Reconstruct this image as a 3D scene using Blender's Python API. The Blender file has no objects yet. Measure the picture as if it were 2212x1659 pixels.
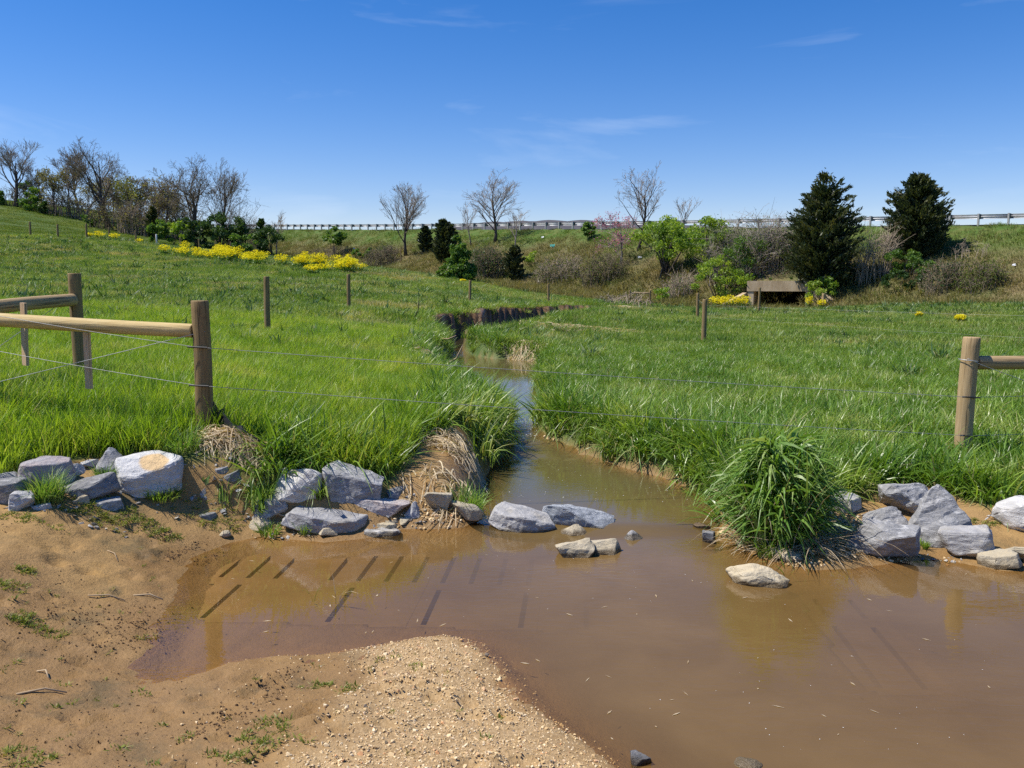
import bpy, bmesh, math, random
import numpy as np
from mathutils import Vector, Matrix, noise as mnoise

scene = bpy.context.scene
R = math.radians

# ---------------------------------------------------------------- camera
CAM_Z = 2.05
F = 1870.0            # focal length in pixels of a 2212 x 1659 frame
W0, H0 = 2212.0, 1659.0
PITCH = math.atan((H0 / 2 - 610.0) / F)
cam_data = bpy.data.cameras.new("camera")
cam_data.sensor_width = 36.0
cam_data.lens = 36.0 * F / W0
cam_data.clip_start = 0.05
cam_data.clip_end = 6000.0
cam = bpy.data.objects.new("camera", cam_data)
scene.collection.objects.link(cam)
cam.location = (0, 0, CAM_Z)
cam.rotation_euler = (R(90) - PITCH, 0, 0)
scene.camera = cam

# ---------------------------------------------------------------- sky
SUN_EL, SUN_AZ = 58.0, -92.0      # azimuth measured from +Y (view direction), negative = to the left
world = bpy.data.worlds.new("World")
scene.world = world
world.use_nodes = True
wn, wl = world.node_tree.nodes, world.node_tree.links
wn.clear()
w_out = wn.new("ShaderNodeOutputWorld")
w_bg = wn.new("ShaderNodeBackground")
w_sky = wn.new("ShaderNodeTexSky")
w_sky.sky_type = 'NISHITA'
w_sky.sun_disc = False
w_sky.sun_elevation = R(SUN_EL)
w_sky.sun_rotation = R(SUN_AZ)
w_sky.altitude = 150.0
w_sky.air_density = 1.0
w_sky.dust_density = 0.15
w_sky.ozone_density = 3.2
w_bg.inputs["Strength"].default_value = 0.105
w_tc = wn.new("ShaderNodeTexCoord")
# thin cirrus wisps: stretched noise over the whole sky
w_map = wn.new("ShaderNodeMapping")
w_map.inputs["Rotation"].default_value = (0.25, -0.2, 0.4)
w_map.inputs["Scale"].default_value = (1.6, 2.4, 9.0)
w_n = wn.new("ShaderNodeTexNoise")
w_n.inputs["Scale"].default_value = 1.9
w_n.inputs["Detail"].default_value = 7.0
w_n.inputs["Roughness"].default_value = 0.56
w_n.inputs["Distortion"].default_value = 0.6
w_r = wn.new("ShaderNodeMapRange")
w_r.inputs["From Min"].default_value = 0.56
w_r.inputs["From Max"].default_value = 0.86
w_r.inputs["To Min"].default_value = 0.0
w_r.inputs["To Max"].default_value = 0.24
w_mix = wn.new("ShaderNodeMix")
w_mix.data_type = 'RGBA'
w_mix.inputs[7].default_value = (7.2, 8.0, 9.0, 1)
w_hsv = wn.new("ShaderNodeHueSaturation")
w_hsv.inputs["Saturation"].default_value = 1.42
wl.new(w_tc.outputs["Generated"], w_map.inputs["Vector"])
wl.new(w_map.outputs["Vector"], w_n.inputs["Vector"])
wl.new(w_n.outputs["Fac"], w_r.inputs["Value"])
wl.new(w_r.outputs["Result"], w_mix.inputs[0])
w_tone = wn.new("ShaderNodeMix")
w_tone.data_type = 'RGBA'
w_tone.blend_type = 'MULTIPLY'
w_tone.inputs[0].default_value = 1.0
w_tone.inputs[7].default_value = (1.08, 0.97, 1.06, 1)
wl.new(w_sky.outputs["Color"], w_tone.inputs[6])
wl.new(w_tone.outputs[2], w_hsv.inputs["Color"])
wl.new(w_hsv.outputs["Color"], w_mix.inputs[6])
wl.new(w_mix.outputs[2], w_bg.inputs["Color"])
wl.new(w_bg.outputs["Background"], w_out.inputs["Surface"])

# ---------------------------------------------------------------- sun
sun_data = bpy.data.lights.new("sun", 'SUN')
sun_data.energy = 4.9
sun_data.angle = R(0.53)
sun_data.color = (1.0, 0.94, 0.84)
sun = bpy.data.objects.new("sun", sun_data)
scene.collection.objects.link(sun)
sun_dir = Vector((math.sin(R(SUN_AZ)) * math.cos(R(SUN_EL)), math.cos(R(SUN_AZ)) * math.cos(R(SUN_EL)), math.sin(R(SUN_EL))))
sun.rotation_euler = sun_dir.to_track_quat('Z', 'Y').to_euler()
sun.location = sun_dir * 50

vs = scene.view_settings
vs.view_transform = 'Standard'
vs.look = 'None'
vs.exposure = 0.34
vs.gamma = 1.0
vs.use_curve_mapping = False
cy = scene.cycles
cy.max_bounces = 5
cy.diffuse_bounces = 2
cy.glossy_bounces = 2
cy.transmission_bounces = 4
cy.transparent_max_bounces = 8
cy.caustics_reflective = False
cy.caustics_refractive = False
cy.sample_clamp_indirect = 6.0
cy.use_denoising = False
cy.use_adaptive_sampling = True
cy.adaptive_threshold = 0.02

# ================================================================ helpers
rng = np.random.default_rng(11)
random.seed(5)
COL = scene.collection
CP, SP = math.cos(PITCH), math.sin(PITCH)


def ray(px, py):
    r, u = (px - W0 / 2) / F, (H0 / 2 - py) / F
    return np.array([r, CP + u * SP, -SP + u * CP])


def at(px, py, Y):
    d = ray(px, py)
    return np.array([0, 0, CAM_Z]) + d * (Y / d[1])


def at_z(px, py, z):
    d = ray(px, py)
    return np.array([0, 0, CAM_Z]) + d * ((z - CAM_Z) / d[2])


def tag(o, label=None, cat=None, group=None, kind=None):
    if label: o["label"] = label
    if cat: o["category"] = cat
    if group: o["group"] = group
    if kind: o["kind"] = kind
    return o


def empty(name, loc, label=None, cat=None, group=None, rz=0.0):
    o = bpy.data.objects.new(name, None)
    o.empty_display_size = 0.2
    COL.objects.link(o)
    o.location = loc
    o.rotation_euler = (0, 0, rz)
    return tag(o, label, cat, group)


def link_mesh(name, me, m, parent=None, loc=None):
    """parts are built in world coordinates; the parent offset is undone here"""
    o = bpy.data.objects.new(name, me)
    if m is not None and not me.materials:
        me.materials.append(m)
    COL.objects.link(o)
    if parent is not None:
        o.parent = parent
        if loc is None:
            o.matrix_parent_inverse = root_matrix(parent).inverted()
    if loc is not None:
        o.location = loc
    return o


def root_matrix(p):
    m = p.matrix_basis.copy()
    if p.parent is not None:
        return root_matrix(p.parent) @ p.matrix_parent_inverse @ m
    return m


def mesh_np(name, v, f, smooth=False):
    """v (n,3); f (m,k) one face size"""
    v = np.asarray(v, dtype=np.float32)
    f = np.asarray(f, dtype=np.int32)
    me = bpy.data.meshes.new(name)
    me.vertices.add(len(v))
    me.vertices.foreach_set("co", v.ravel())
    k = f.shape[1]
    me.loops.add(f.size)
    me.loops.foreach_set("vertex_index", f.ravel())
    me.polygons.add(len(f))
    me.polygons.foreach_set("loop_start", np.arange(0, f.size, k, dtype=np.int32))
    me.polygons.foreach_set("loop_total", np.full(len(f), k, dtype=np.int32))
    if smooth:
        me.polygons.foreach_set("use_smooth", np.ones(len(f), dtype=bool))
    me.update(calc_edges=True)
    return me


def fattr(me, name, vals):
    a = me.attributes.new(name, 'FLOAT', 'POINT')
    a.data.foreach_set("value", np.asarray(vals, dtype=np.float32))


class MB:
    """collects quads / triangles, builds one mesh object"""
    def __init__(self):
        self.v, self.f = [], []

    def add(self, vs_, fs_):
        n = len(self.v)
        self.v.extend([tuple(p) for p in vs_])
        self.f.extend([tuple(i + n for i in q) for q in fs_])

    def box(self, c, s, rz=0.0, mat=None):
        hx, hy, hz = s[0] / 2, s[1] / 2, s[2] / 2
        p = [(x, y, z) for z in (-hz, hz) for y in (-hy, hy) for x in (-hx, hx)]
        M = mat or Matrix.Rotation(rz, 3, 'Z')
        p = [M @ Vector(q) + Vector(c) for q in p]
        self.add(p, [(0, 2, 3, 1), (4, 5, 7, 6), (0, 1, 5, 4), (2, 6, 7, 3), (0, 4, 6, 2), (1, 3, 7, 5)])

    def tube(self, pts, rad, sides=6, cap=True, squash=None):
        n = len(pts)
        pts = [Vector(p) for p in pts]
        base = len(self.v)
        ref = None
        for i, p in enumerate(pts):
            t = (pts[min(i + 1, n - 1)] - pts[max(i - 1, 0)])
            if t.length < 1e-9: t = Vector((0, 0, 1))
            t.normalize()
            if ref is None:
                ref = t.orthogonal().normalized()
            else:
                ref = ref - t * ref.dot(t)
                if ref.length < 1e-6: ref = t.orthogonal()
                ref.normalize()
            b = t.cross(ref)
            r = rad[i] if hasattr(rad, '__len__') else rad
            for s in range(sides):
                a = 2 * math.pi * s / sides
                self.v.append(tuple(p + ref * (r * math.cos(a)) + b * (r * math.sin(a))))
        for i in range(n - 1):
            for s in range(sides):
                a0 = base + i * sides + s
                a1 = base + i * sides + (s + 1) % sides
                self.f.append((a0, a1, a1 + sides, a0 + sides))
        if cap:
            self.f.append(tuple(base + s for s in range(sides))[::-1])
            self.f.append(tuple(base + (n - 1) * sides + s for s in range(sides)))

    def build(self, name, m, parent=None, smooth=False):
        me = bpy.data.meshes.new(name)
        me.from_pydata(self.v, [], self.f)
        if smooth:
            me.polygons.foreach_set("use_smooth", np.ones(len(me.polygons), dtype=bool))
        me.update()
        return link_mesh(name, me, m, parent)


# ---- numpy value noise
_perm = np.random.default_rng(3).permutation(512)
_val = np.random.default_rng(4).random(512)


def vnoise(x, y, seed=0):
    xi, yi = np.floor(x).astype(int), np.floor(y).astype(int)
    fx, fy = x - xi, y - yi
    fx, fy = fx * fx * (3 - 2 * fx), fy * fy * (3 - 2 * fy)

    def h(a, b):
        return _val[_perm[(_perm[(a + seed * 37) & 511] + b) & 511]]
    a, b = h(xi, yi), h(xi + 1, yi)
    c, d = h(xi, yi + 1), h(xi + 1, yi + 1)
    return (a * (1 - fx) + b * fx) * (1 - fy) + (c * (1 - fx) + d * fx) * fy


def fbm(x, y, seed=0, octv=4, gain=0.5):
    s, a, t = 0.0, 1.0, 0.0
    for o in range(octv):
        s = s + a * vnoise(x * 2 ** o + 17.3 * o, y * 2 ** o - 9.1 * o, seed + o)
        t += a
        a *= gain
    return s / t


def sstep(a, b, x):
    t = np.clip((x - a) / (b - a), 0, 1)
    return t * t * (3 - 2 * t)


# ================================================================ materials
MATS = {}


def mat(name):
    m = bpy.data.materials.new(name)
    m.use_nodes = True
    m.node_tree.nodes.clear()
    MATS[name] = m
    return m, m.node_tree.nodes, m.node_tree.links


def N(nodes, t, **kw):
    n = nodes.new(t)
    for k, v in kw.items():
        if k.startswith("i_"):
            key = k[2:]
            key = int(key) if key.isdigit() else key.replace("_", " ")
            n.inputs[key].default_value = v
        else:
            setattr(n, k, v)
    return n


def mixrgb(nodes, links, fac, a, b, blend='MIX'):
    n = nodes.new("ShaderNodeMix")
    n.data_type = 'RGBA'
    n.blend_type = blend
    for sock, val in ((0, fac), (6, a), (7, b)):
        if isinstance(val, bpy.types.NodeSocket):
            links.new(val, n.inputs[sock])
        elif sock == 0:
            n.inputs[0].default_value = val
        else:
            n.inputs[sock].default_value = (*val[:3], 1)
    return n.outputs[2]


def maprange(nodes, links, val, a, b, c=0.0, d=1.0):
    n = nodes.new("ShaderNodeMapRange")
    links.new(val, n.inputs["Value"])
    n.inputs["From Min"].default_value = a
    n.inputs["From Max"].default_value = b
    n.inputs["To Min"].default_value = c
    n.inputs["To Max"].default_value = d
    return n.outputs["Result"]


def math_n(nodes, links, op, a, b=None):
    n = nodes.new("ShaderNodeMath")
    n.operation = op
    for i, v in enumerate((a, b)):
        if v is None: continue
        if isinstance(v, bpy.types.NodeSocket): links.new(v, n.inputs[i])
        else: n.inputs[i].default_value = v
    return n.outputs[0]


def noise_tex(nodes, links, scale, detail=4.0, rough=0.55, vec=None, dist=0.0):
    n = nodes.new("ShaderNodeTexNoise")
    n.inputs["Scale"].default_value = scale
    n.inputs["Detail"].default_value = detail
    n.inputs["Roughness"].default_value = rough
    n.inputs["Distortion"].default_value = dist
    if vec is not None: links.new(vec, n.inputs["Vector"])
    return n.outputs["Fac"]


def foliage_mat(name, c1, c2, c3=None, trans=0.35, gloss=0.05, rough=0.45, instancer=False, attr="tint", base_col=None, nscale=0.5, namp=0.9):
    """leaf / blade material: diffuse + translucent + weak gloss; colour from a tint, patchy noise over the ground and per-blade variation"""
    m, n, l = mat(name)
    out = n.new("ShaderNodeOutputMaterial")
    at_ = n.new("ShaderNodeAttribute")
    at_.attribute_name = attr
    at_.attribute_type = 'INSTANCER' if instancer else 'GEOMETRY'
    fac = at_.outputs["Fac"]
    if instancer:
        geo = n.new("ShaderNodeNewGeometry")
        nf = noise_tex(n, l, nscale, 5, .62, geo.outputs["Position"])
        fac = math_n(n, l, 'ADD', fac, math_n(n, l, 'MULTIPLY', math_n(n, l, 'SUBTRACT', nf, .5), namp * 4.2))
        bl = n.new("ShaderNodeAttribute")
        bl.attribute_name = "bvar"
        fac = math_n(n, l, 'ADD', fac, math_n(n, l, 'MULTIPLY', math_n(n, l, 'SUBTRACT', bl.outputs["Fac"], .5), .35))
    col = mixrgb(n, l, maprange(n, l, fac, 0.0, 0.6), c1, c2)
    if c3 is not None:
        col = mixrgb(n, l, maprange(n, l, fac, 0.62, 1.0), col, c3)
    if base_col is not None:
        hb = n.new("ShaderNodeAttribute")
        hb.attribute_name = "hgt"
        col = mixrgb(n, l, maprange(n, l, hb.outputs["Fac"], 0.0, 0.3, 0.6, 0.0), col, base_col)
    if instancer:
        col = mixrgb(n, l, 1.0, col, mixrgb(n, l, bl.outputs["Fac"], (0.62, 0.68, 0.58), (1.34, 1.28, 1.25)), 'MULTIPLY')
        col = mixrgb(n, l, maprange(n, l, bl.outputs["Fac"], .93, .95, 0, .8), col, (.40, .35, .18))
    d = n.new("ShaderNodeBsdfDiffuse")
    t = n.new("ShaderNodeBsdfTranslucent")
    g = n.new("ShaderNodeBsdfGlossy")
    g.inputs["Roughness"].default_value = rough
    g.inputs["Color"].default_value = (1, 1, 1, 1)
    l.new(col, d.inputs["Color"])
    warm = mixrgb(n, l, 1.0, col, (1.3, 1.25, 0.55), 'MULTIPLY')
    l.new(warm, t.inputs["Color"])
    mx = n.new("ShaderNodeMixShader")
    mx.inputs[0].default_value = trans
    l.new(d.outputs[0], mx.inputs[1])
    l.new(t.outputs[0], mx.inputs[2])
    if gloss <= 0:
        l.new(mx.outputs[0], out.inputs["Surface"])
        return m
    mx2 = n.new("ShaderNodeMixShader")
    mx2.inputs[0].default_value = gloss
    l.new(mx.outputs[0], mx2.inputs[1])
    l.new(g.outputs[0], mx2.inputs[2])
    l.new(mx2.outputs[0], out.inputs["Surface"])
    return m


def plain_mat(name, c1, c2, scale=8.0, rough=0.85, bump=0.0, bscale=40.0, stretch=None, spec=0.3, obj_coord=True, metallic=0.0, detail=5.0, contrast=(0.35, 0.65)):
    m, n, l = mat(name)
    out = n.new("ShaderNodeOutputMaterial")
    b = n.new("ShaderNodeBsdfPrincipled")
    tc = n.new("ShaderNodeTexCoord")
    vec = tc.outputs["Object"]
    if stretch:
        mp = n.new("ShaderNodeMapping")
        mp.inputs["Scale"].default_value = stretch
        l.new(vec, mp.inputs["Vector"])
        vec = mp.outputs["Vector"]
    nf = noise_tex(n, l, scale, detail, 0.6, vec)
    l.new(mixrgb(n, l, maprange(n, l, nf, *contrast), c1, c2), b.inputs["Base Color"])
    b.inputs["Roughness"].default_value = rough
    b.inputs["Metallic"].default_value = metallic
    b.inputs["Specular IOR Level"].default_value = spec
    if bump > 0:
        bp = n.new("ShaderNodeBump")
        bp.inputs["Strength"].default_value = bump
        bp.inputs["Distance"].default_value = 0.02
        l.new(noise_tex(n, l, bscale, 5.0, 0.6, vec), bp.inputs["Height"])
        l.new(bp.outputs[0], b.inputs["Normal"])
    l.new(b.outputs[0], out.inputs["Surface"])
    return m

# ================================================================ terrain
# --- road / guard rail line (straight in plan, climbing to the left)
RP0 = np.array([32.8, 61.0])
RD = np.array([-0.69, 0.7238]); RD = RD / np.linalg.norm(RD)
RN = np.array([-RD[1], RD[0]])          # towards the camera side
if RN[1] > 0: RN = -RN


def rail_t(px):
    u = (px - W0 / 2) / F
    # horizontal direction of a pixel near the horizon
    return (RP0[0] - u * RP0[1]) / (u * RD[1] - RD[0])


_tz = []
for px, py in ((2110, 463), (1860, 467), (1300, 479), (960, 483), (645, 485)):
    t = rail_t(px)
    _tz.append((t, at(px, py, RP0[1] + t * RD[1])[2]))
_rz = np.polyfit([a for a, b in _tz], [b for a, b in _tz], 2)


def rail_top(t):
    tt = np.clip(t, -60, 130)
    return np.polyval(_rz, tt)


RAIL_H = 0.78

# --- water outline
def ZP(pts, z):
    return [tuple(at_z(px, py, z)[:2]) for px, py in pts]


WATER = (ZP([(275, 1442), (330, 1395), (345, 1345), (375, 1290), (395, 1240), (424, 1200), (500, 1172), (560, 1160), (620, 1165), (700, 1172), (780, 1165), (870, 1150), (920, 1150), (1000, 1148), (1045, 1130)], 0.0)
         + ZP([(1035, 1095), (1040, 1050), (1055, 1015), (1080, 990), (1092, 960)], 0.04)
         + ZP([(1103, 925)], 0.10)
         + ZP([(1082, 890), (1050, 862), (1002, 842), (962, 826), (940, 812), (952, 795), (978, 781), (974, 765), (955, 752), (940, 742)], 0.18)
         + [(-2.2, 28.5), (-1.35, 31), (-0.5, 36), (1.5, 42.5), (4, 50), (9, 54), (17.2, 58.2), (18.4, 57.0), (10, 52.6), (5.2, 48.5), (3.3, 41.2), (1.7, 35.2), (0.7, 30), (-0.4, 27.2)]
         + ZP([(1000, 752), (1027, 769), (1070, 775), (1098, 775), (1160, 781), (1180, 792), (1160, 808), (1150, 826), (1166, 861), (1180, 878), (1176, 895)], 0.18)
         + ZP([(1158, 921), (1165, 938)], 0.10)
         + ZP([(1185, 958), (1240, 975), (1330, 1005), (1430, 1030), (1490, 1055), (1545, 1085), (1560, 1120)], 0.04)
         + ZP([(1560, 1150), (1590, 1175), (1640, 1205), (1700, 1222), (1760, 1232), (1850, 1228), (1950, 1216), (2030, 1207), (2100, 1222), (2180, 1235), (2260, 1228)], 0.0)
         + [(7, 6.35), (14, 6.5), (14, -4), (2.5, -4), (1.5, 1), (0.85, 2.6)]
         + ZP([(1330, 1659), (1270, 1610), (1190, 1555), (1120, 1490), (1065, 1425), (1020, 1388), (960, 1374), (900, 1380), (800, 1397), (700, 1412), (600, 1417), (500, 1428), (430, 1455), (340, 1478)], 0.0))
WATER = np.array(WATER)


def water_z(y):
    return 0.04 * sstep(6.75, 7.1, y) + 0.14 * sstep(9.6, 11.2, y)


def poly_sd(poly, x, y):
    """signed distance, positive outside"""
    n = len(poly)
    d2 = np.full(x.shape, 1e12)
    inside = np.zeros(x.shape, dtype=bool)
    for i in range(n):
        ax, ay = poly[i]
        bx, by = poly[(i + 1) % n]
        ex, ey = bx - ax, by - ay
        wx, wy = x - ax, y - ay
        tt = np.clip((wx * ex + wy * ey) / (ex * ex + ey * ey + 1e-12), 0, 1)
        dx, dy = wx - ex * tt, wy - ey * tt
        d2 = np.minimum(d2, dx * dx + dy * dy)
        c = ((ay <= y) & (by > y)) | ((by <= y) & (ay > y))
        with np.errstate(divide='ignore', invalid='ignore'):
            xx = ax + (y - ay) / (by - ay if by != ay else 1e-12) * ex
        inside ^= c & (x < xx)
    d = np.sqrt(d2)
    return np.where(inside, -d, d)


# --- base land form: thin-plate spline through levels read off the fence posts and slopes
CTRL = [(0, 0, .16), (-3, 0, .25), (1, -3, .1), (4, 0, .0), (-8, 0, .6), (-20, -5, 1.4), (12, 0, .1),
        (-1.2, 3.2, .10), (-2, 4.2, .16), (-3, 5.2, .30), (-2.1, 5.9, .22), (-3.6, 6.5, .48), (-2.7, 6.6, .42), (-1.5, 6.8, .28), (-4.5, 6.6, .66), (-4, 3, .32),
        (.0, 3.4, .12), (0.2, 4.0, .05), (-0.4, 4.2, .06), (-.9, 4.3, .05), (0.3, 2.6, .14),
        (-2.72, 7.5, .70), (-4.98, 9.93, .96), (-5.3, 7.8, .90), (-1.2, 7.7, .46), (-.7, 8.6, .50), (-.9, 10.5, .54), (-.8, 13, .50), (-1.5, 18, .74), (-3, 22, .90), (-2.8, 27, 1.02),
        (-5.1, 18.1, .98), (-5.5, 29.1, 1.16), (-2, 40, 1.1), (2.1, 50, .9), (-1.2, 33, 1.06),
        (2.6, 8.6, .34), (4.55, 8.5, .32), (3.2, 7.3, .22), (4.4, 7.0, .22), (6.5, 7.2, .26), (8, 10, .36), (1.2, 11, .36), (1.4, 14, .42), (1.2, 20, .5), (.6, 25, .44), (3, 30, .5),
        (5.3, 23.6, .42), (8.3, 38.7, .42), (13.2, 46, .38), (6, 50, .65), (18, 57.5, .22), (20, 20, .36), (25, 50, .75), (40, 35, .6), (60, 20, .6), (20, 5, .2), (40, 0, .4)]
for px, py, Y in ((785, 588, 58), (640, 577, 62), (500, 563, 66), (330, 541, 71), (200, 600, 45), (0, 562, 55), (0, 622, 30), (0, 700, 16), (300, 650, 25), (600, 630, 35), (850, 622, 45), (900, 652, 34),
                  (66, 513, 72), (188, 517, 75), (292, 527, 80), (400, 541, 88), (560, 552, 100), (0, 440, 125), (150, 463, 125), (240, 490, 120), (400, 520, 115), (530, 545, 110),
                  (1000, 606, 80), (800, 580, 90), (-600, 520, 70), (-400, 560, 40), (-300, 420, 130), (-900, 430, 120)):
    CTRL.append(tuple(at(px, py, Y)))
CTRL += [(-120, 170, 18), (-30, 180, 9), (40, 130, 4), (80, 60, 1.5), (110, 0, 1), (-60, -20, 5), (60, 170, 5), (0, -40, .6), (60, -40, .6), (0, 230, 6), (120, 150, 4)]
CTRL = np.array(CTRL)


def _tk(r2):
    return 0.5 * r2 * np.log(r2 + 1e-9)


_n = len(CTRL)
_A = np.zeros((_n + 3, _n + 3))
_d2 = ((CTRL[:, None, :2] - CTRL[None, :, :2]) ** 2).sum(-1)
_A[:_n, :_n] = _tk(_d2) + np.eye(_n) * 0.15
_A[:_n, _n:] = np.c_[np.ones(_n), CTRL[:, :2]]
_A[_n:, :_n] = _A[:_n, _n:].T
_TW = np.linalg.solve(_A, np.r_[CTRL[:, 2], 0, 0, 0])


def base_z(x, y):
    s = _TW[_n] + _TW[_n + 1] * x + _TW[_n + 2] * y
    for i in range(_n):
        s = s + _TW[i] * _tk((x - CTRL[i, 0]) ** 2 + (y - CTRL[i, 1]) ** 2)
    far = sstep(150, 280, np.hypot(x, y - 40))
    return np.clip(s, -1, 24) * (1 - far) + 3.0 * far


CULV_T = 15.5 - 5.4   # position along the road
CULV = None


def bank_z(x, y):
    """road embankment"""
    dx, dy = x - RP0[0], y - RP0[1]
    t = dx * RD[0] + dy * RD[1]
    s = dx * RN[0] + dy * RN[1]
    top = rail_top(t) - RAIL_H
    front = top - np.maximum(s - 0.9, 0) * (0.47 + 0.05 * np.sin(t * 0.11))
    back = top - np.maximum(-s - 14, 0) * 0.5
    e = np.minimum(front, back)
    endf = sstep(130, 200, t) + sstep(-150, -230, t)
    return e - endf * 30


_hr = np.random.default_rng(99)
HOOF = [(_hr.uniform(-3.3, .1), _hr.uniform(2.7, 6.6), _hr.uniform(0, 3.14), _hr.uniform(.6, 1.25)) for _ in range(260)]


def hump(x, y, cx, cy, rx, ry, h, ang=0.0):
    c, s = math.cos(ang), math.sin(ang)
    dx, dy = x - cx, y - cy
    a, b = (dx * c + dy * s) / rx, (-dx * s + dy * c) / ry
    return h * np.exp(-(a * a + b * b))


PIT_O = at_z(543, 1192, -.085)[:2]
PIT_V = np.array([math.sin(R(4.5)), math.cos(R(4.5))]); PIT_U = np.array([PIT_V[1], -PIT_V[0]])
PIT_O2 = at_z(1800, 1350, -.085)[:2]


def pit_mask(x, y):
    """hollow under the slatted concrete panels"""
    m_ = np.zeros(x.shape)
    for o_, u0, u1, v0, v1 in ((PIT_O, -.06, .204 * 16 + .10, -1.40, .02), (PIT_O2, -.08, .31, -.90, .50)):
        u = (x - o_[0]) * PIT_U[0] + (y - o_[1]) * PIT_U[1]
        v = (x - o_[0]) * PIT_V[0] + (y - o_[1]) * PIT_V[1]
        m_ = np.maximum(m_, ((u > u0) & (u < u1) & (v > v0) & (v < v1)).astype(float))
    return m_


def terrain(x, y, micro=True):
    x = np.asarray(x, dtype=float); y = np.asarray(y, dtype=float)
    b = base_z(x, y)
    e = bank_z(x, y)
    k = 0.8
    h = np.clip(0.5 + 0.5 * (e - b) / k, 0, 1)
    z = b * (1 - h) + e * h + k * h * (1 - h) * 0.6
    # rough tussocky ground further out
    dist = np.hypot(x, y)
    if micro:
        amp = 0.05 * sstep(8, 20, dist) + 0.10 * sstep(20, 60, dist) + 0.25 * sstep(120, 300, dist)
        z = z + amp * (fbm(x * .7, y * .7, 5, 4) - 0.5) * 2
    # straw mound at the brace post, sandy bank by the stream
    z = z + hump(x, y, -2.35, 7.25, .42, .26, .13, -0.5) + hump(x, y, -.55, 7.55, .35, .45, .05)
    near = (np.abs(x) < 24) & (y > -8) & (y < 64)
    sd = np.full(x.shape, 50.0)
    if near.any():
        xn, yn = x[near], y[near]
        sd[near] = poly_sd(WATER, xn + 0.05 * (vnoise(xn * 2.2, yn * 2.2, 8) - .5) * sstep(6.5, 8, yn), yn) + (fbm(xn * 1.1, yn * .7, 14, 3) - .5) * 1.3 * sstep(23, 26, yn)
    zw = water_z(y)
    L = 1.0 - 0.62 * sstep(6.7, 7.6, y) - 0.26 * sstep(22, 25, y)
    L = np.where((x > 1.9) & (y < 7.6), 0.8, L)
    rise = np.where(y > 7, np.sqrt(np.clip(sd / L, 0, 1)), np.clip(sd / L, 0, 1))
    rise = np.where(y > 7, rise * rise * (3 - 2 * rise), rise)
    land = zw + np.maximum(z - zw, 0.03) * rise
    depth = np.minimum(np.clip(-sd, 0, None) * 0.5, 0.078 + 0.18 * pit_mask(x, y))
    depth = np.where(y > 7, np.minimum(-sd * 0.6, 0.22), depth)
    z = np.where(sd > 0, land, zw - depth)
    if micro:
        fine = (dist < 13)
        if fine.any():
            xf, yf = x[fine], y[fine]
            g = (fbm(xf * 3.1, yf * 3.1, 12, 5, .55) - .5) * .045 + (fbm(xf * 14, yf * 14, 31, 3, .6) - .5) * .022
            wet = sstep(-.02, .35, sd[fine])
            mud = (xf < .4) & (yf > 2.5) & (yf < 6.9)
            if mud.any():
                xm, ym = xf[mud], yf[mud]
                gp = np.zeros(xm.shape)
                for hx, hy, ha, hs in HOOF:
                    dx, dy = xm - hx, ym - hy
                    q = ((dx * math.cos(ha) + dy * math.sin(ha)) / (.055 * hs)) ** 2 + ((-dx * math.sin(ha) + dy * math.cos(ha)) / (.036 * hs)) ** 2
                    gp += -.030 * hs * np.exp(-q ** 2) + .013 * hs * np.exp(-((np.sqrt(q + 1e-6) - 1.6) / .5) ** 2)
                g[mud] += gp
            z[fine] = z[fine] + g * (0.25 + 0.75 * wet)
    return z


def tz(x, y, micro=True):
    return float(terrain(np.array([x]), np.array([y]), micro)[0])


# (ray samples used by hit)
_YS = np.r_[np.arange(2.2, 12, .03), np.arange(12, 60, .2), np.arange(60, 200, .8)]


def hit(px, py, micro=False):
    """ground point seen at a pixel"""
    d = ray(px, py)
    k = _YS / d[1]
    x, y, z = d[0] * k, d[1] * k, CAM_Z + d[2] * k
    g = terrain(x, y, micro)
    i = int(np.argmax(z < g))
    if i == 0: i = len(_YS) - 1
    a, b = z[i - 1] - g[i - 1], z[i] - g[i]
    f = a / (a - b) if a != b else 0
    f = min(max(f, 0), 1)
    return np.array([x[i - 1] + (x[i] - x[i - 1]) * f, y[i - 1] + (y[i] - y[i - 1]) * f, g[i - 1] + (g[i] - g[i - 1]) * f])


def HP(pts):
    return np.array([hit(px, py)[:2] for px, py in pts])


# bare ground: mud and gravel apron in front of the rock line, and the sandy slip beside the stream
BARE = np.vstack([HP([(0, 1030), (60, 1008), (140, 1000), (200, 992), (262, 985), (300, 985), (385, 990), (425, 1000), (520, 1012), (575, 1030), (620, 1018), (700, 1022), (770, 1020), (830, 1040), (868, 1005), (905, 945), (960, 918), (1030, 942), (1040, 985), (1030, 1030), (1035, 1080), (1045, 1130)]),
                  np.array([[.5, 7.2], [2.0, 7.0]]), HP([(1690, 1195), (1780, 1090), (1850, 1070), (1900, 1050), (2010, 1045), (2080, 1080), (2140, 1100), (2230, 1095)]),
                  np.array([[9, 7.2], [16, 7.0], [16, -12], [-22, -12], [-22, 6.9], [-6, 7.0]])])


def bare_mask(x, y):
    m = np.zeros(np.shape(x))
    sel = (np.abs(x) < 26) & (y < 14) & (y > -14)
    if sel.any():
        m[sel] = sstep(.07, -.07, poly_sd(BARE, x[sel], y[sel]) + (fbm(x[sel] * 4, y[sel] * 4, 3, 3) - .5) * .25)
    return m


def emb_s(x, y):
    dx, dy = x - RP0[0], y - RP0[1]
    return dx * RN[0] + dy * RN[1], dx * RD[0] + dy * RD[1]


_tp = HP([(900, 590), (1000, 607), (1100, 627), (1185, 640), (1280, 649), (1400, 660), (1480, 667), (1530, 671), (1800, 668), (1900, 652), (2050, 655), (2212, 660)])
_tp = _tp[np.argsort(_tp[:, 0])]


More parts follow.
